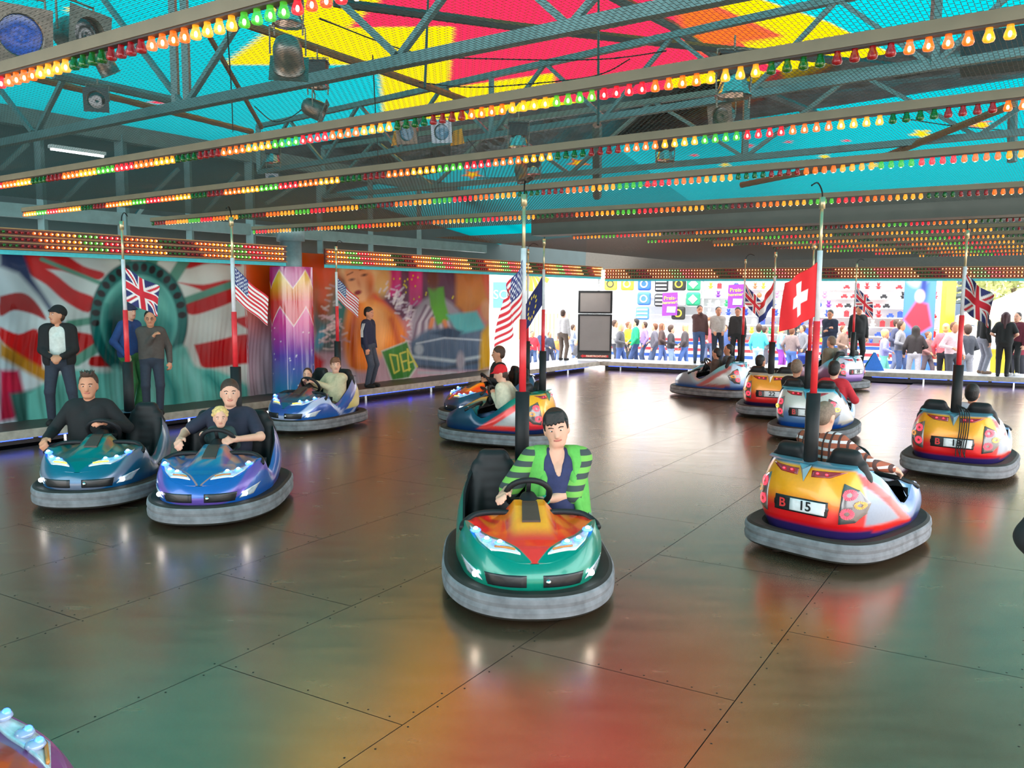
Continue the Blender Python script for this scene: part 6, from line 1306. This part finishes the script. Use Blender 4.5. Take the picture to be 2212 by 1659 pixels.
m = MB(); m.prism([(-.45, -.5), (.1, -.5), (.1, .5), (-.45, .5)], (-1.9, -.06, 2.6), (1, 0, 0), (0, 0, 1), (0, -.04, 0)); m.build('sign_board', mat('sky_blue_sign', srgb(90, 150, 220), .5), t)
o = obj('lettering', text_mesh('SC', .5, WHITE, .004), t); o.matrix_local = frame((-2.07, -.11, 2.6), (1, 0, 0), (0, 0, 1))
for k in range(14): m = MB(); m.tube([(-1.6+.16*k, -1.0, .9), (-1.6+.16*k, -1.0, 1.9)], .02, 5); m.build('baluster', mat('ochre_rail', srgb(206, 160, 90), .5), t)
m = MB(); m.tube([(-1.7, -1.0, 1.92), (.7, -1.0, 1.92)], .03, 6); m.build('handrail', WHITE, t); m = MB(); m.tube([(-1.7, -1.0, .88), (.7, -1.0, .88)], .03, 6); m.build('handrail', WHITE, t)
# blue floor stand by the lilac car, litter bin
p = g(1888, 800, .25); t = obj('blue_floor_sign', loc=p, rz=math.radians(-25), label='blue folding floor sign standing on the far walkway', cat='sign'); m = MB()
m.prism([(-.25, 0), (.25, 0), (.02, .48), (-.02, .48)], (0, 0, 0), (1, 0, 0), (0, 0, 1), (0, .04, 0)); m.build('front_leaf', mat('bright_blue_board', srgb(40, 110, 200), .5), t); m = MB(); m.prism([(-.3, 0), (.2, 0), (.0, .48), (-.04, .48)], (0, .3, 0), (1, 0, 0), (0, -.55, 1), (0, .04, 0)); m.build('back_leaf', mat('teal_board', srgb(30, 130, 130), .5), t)
p = at(1742, 770, 25.6); t = obj('litter_bin', loc=(p[0], p[1], -.4), label='blue litter bin standing in the crowd', cat='bin'); m = MB(); m.lathe([(.0, 0), (.2, 0), (.25, .75), (.27, .75), (.27, .8), (.2, .84), (0, .86)], 14); m.build('drum', mat('bin_blue', srgb(30, 60, 160), .5), t, True)
m = MB(); m.ball((0, -.22, .5), (.09, .05, .14), 8, 6); m.build('sticker', mat('bin_pink', srgb(210, 90, 120), .5), t, True)
# ---- crowd
CR = [(1133, 702, 26.6, 100, 'black top and dark skirt', (34, 34, 40), (40, 40, 44), HB, 'bun'), (1150, 714, 27.6, 10, 'red jacket by the mural end', (206, 44, 60), (60, 80, 120), HBK, 'short'), (1171, 711, 30, -30, 'dark blue jacket by the railing', (40, 50, 80), (50, 60, 90), HB, 'short'), (1187, 716, 28.4, 40, 'navy anorak', (50, 56, 76), (44, 50, 70), HR, 'short'), (1203, 726, 30.5, 0, 'orange coat, a child', (236, 130, 70), (90, 110, 160), HB, 'short'), (1238, 700, 30, 90, 'grey blue jacket beside the direction board', (130, 140, 160), (90, 100, 130), HB, 'short'), (1246, 734, 27, -60, 'dark padded jacket, a small child', (70, 70, 76), (80, 110, 160), HBL, 'short'),
      (1328, 690, 28.8, 90, 'pale grey jacket beside the direction board', (180, 178, 176), (60, 60, 70), HB, 'short'), (1341, 697, 26.9, 75, 'dark grey cardigan and long fair hair', (84, 84, 90), (60, 84, 140), HBL, 'long'), (1358, 694, 29.3, 60, 'yellow top', (220, 200, 50), (60, 60, 60), HR, 'bun'), (1374, 687, 27.8, -85, 'bright green hoodie', (20, 150, 100), (56, 76, 120), HBK, 'short'), (1393, 694, 29.6, -80, 'purple and white striped top', (130, 110, 160), (60, 76, 110), HB, 'short'), (1415, 697, 27.6, -90, 'grey padded jacket', (96, 92, 104), (80, 96, 130), HR, 'short'), (1430, 697, 29, 90, 'dark brown top and long brown hair', (70, 52, 50), (70, 90, 140), HR, 'long'), (1450, 703, 27.4, 95, 'black jacket and pale jeans, a boy', (52, 50, 56), (130, 150, 190), HB, 'short'), (1481, 698, 27.8, -95, 'dark coat with brown shoulder bag', (70, 62, 66), (70, 100, 160), HBL, 'long'), (1530, 691, 29.8, 30, 'red checked shirt', (200, 80, 90), (80, 90, 120), HB, 'short'), (1567, 700, 29.5, -20, 'dark blue shirt behind the men on the walkway', (60, 80, 130), (70, 80, 110), HB, 'short'),
      (1640, 701, 27, 175, 'turquoise hoodie, a child', (70, 190, 200), (170, 200, 230), HB, 'short'), (1652, 704, 28, 120, 'grey jumper', (120, 110, 110), (90, 90, 100), HB, 'short'), (1688, 702, 27, 100, 'denim jacket and purple leggings, fair hair', (120, 150, 190), (140, 60, 160), HBL, 'long'), (1711, 706, 26.1, 150, 'brown striped jumper', (120, 104, 104), (84, 116, 180), HR, 'short'), (1713, 665, 33.2, 0, 'black shirt behind the stall counter', (40, 40, 44), (40, 40, 44), HB, 'short'), (1735, 701, 28.5, -60, 'black and white patterned coat', (110, 110, 116), (60, 60, 70), HB, 'short'), (1822, 702, 26.8, 60, 'brown coat beside the black zip top', (120, 96, 84), (80, 80, 90), HR, 'short'),
      (1912, 712, 24.6, 100, 'lilac top and mint trousers, a child', (140, 140, 200), (120, 200, 190), HBL, 'short'), (1938, 688, 27, 70, 'navy coat', (60, 64, 90), (90, 100, 130), HB, 'short'), (1947, 692, 24.8, 80, 'grey bomber jacket', (124, 124, 132), (74, 94, 140), HB, 'short'), (1979, 702, 24.2, -170, 'black coat and pale trousers, long dark hair', (44, 38, 40), (190, 186, 196), HBK, 'long'), (2006, 715, 25.4, 60, 'brown flowered dress', (130, 90, 90), (80, 70, 80), HR, 'bun'), (2044, 697, 23.8, 175, 'coral pink top and black trousers', (236, 100, 110), (40, 38, 44), HBL, 'bun'), (2062, 694, 23.0, 40, 'pale pink blouse', (220, 190, 196), (70, 70, 80), HR, 'short'), (2091, 702, 23.4, -150, 'dark grey t-shirt, a boy', (62, 66, 76), (150, 150, 160), HB, 'short'), (2092, 684, 27.6, 10, 'white shirt in front of the tent', (220, 216, 214), (90, 90, 100), HB, 'short'), (2200, 690, 22.0, 20, 'dark red coat by the tent counter', (120, 30, 50), (40, 40, 50), HBK, 'long')]
for k, (x, y, D, fd, ds, tc_, lc, hm, st) in enumerate(CR):
    rs_ = np.random.RandomState(k); a = rs_.uniform(.05, .22); zf = .32 if 'counter' in ds and 'stall' in ds else -.4
    fD = onv(x, y, fp(0, SO-.55, 0), fp(5, SO-.55, 0))[1] if zf < 0 else 99
    if zf > 0: D = onv(x, y, fp(0, SO+.22, 0), fp(5, SO+.22, 0))[1]
    D = min(D, fD) if 1290 < x < 2000 else D
    stand('passer-by in '+ds, x, y, y, zf, fd, .026, dist=D, split=False, sk=[SK1, SK2][k % 2], hair=hm, top=cloth('crowd_%d' % k, *tc_), legs=cloth('crowd_legs_%d' % k, *lc), group='passers-by on the fairground', fig=dict(hair=st, fl=(a, .10, .09), fr=(-a, -.10, .09), wl=(a*.8, .26, .92), wr=(.18, -.2, 1.0+.1*rs_.rand()), head=1.0 if 'child' not in ds and 'boy' not in ds else 1.15))
bpy.data.scenes.remove(TMP)
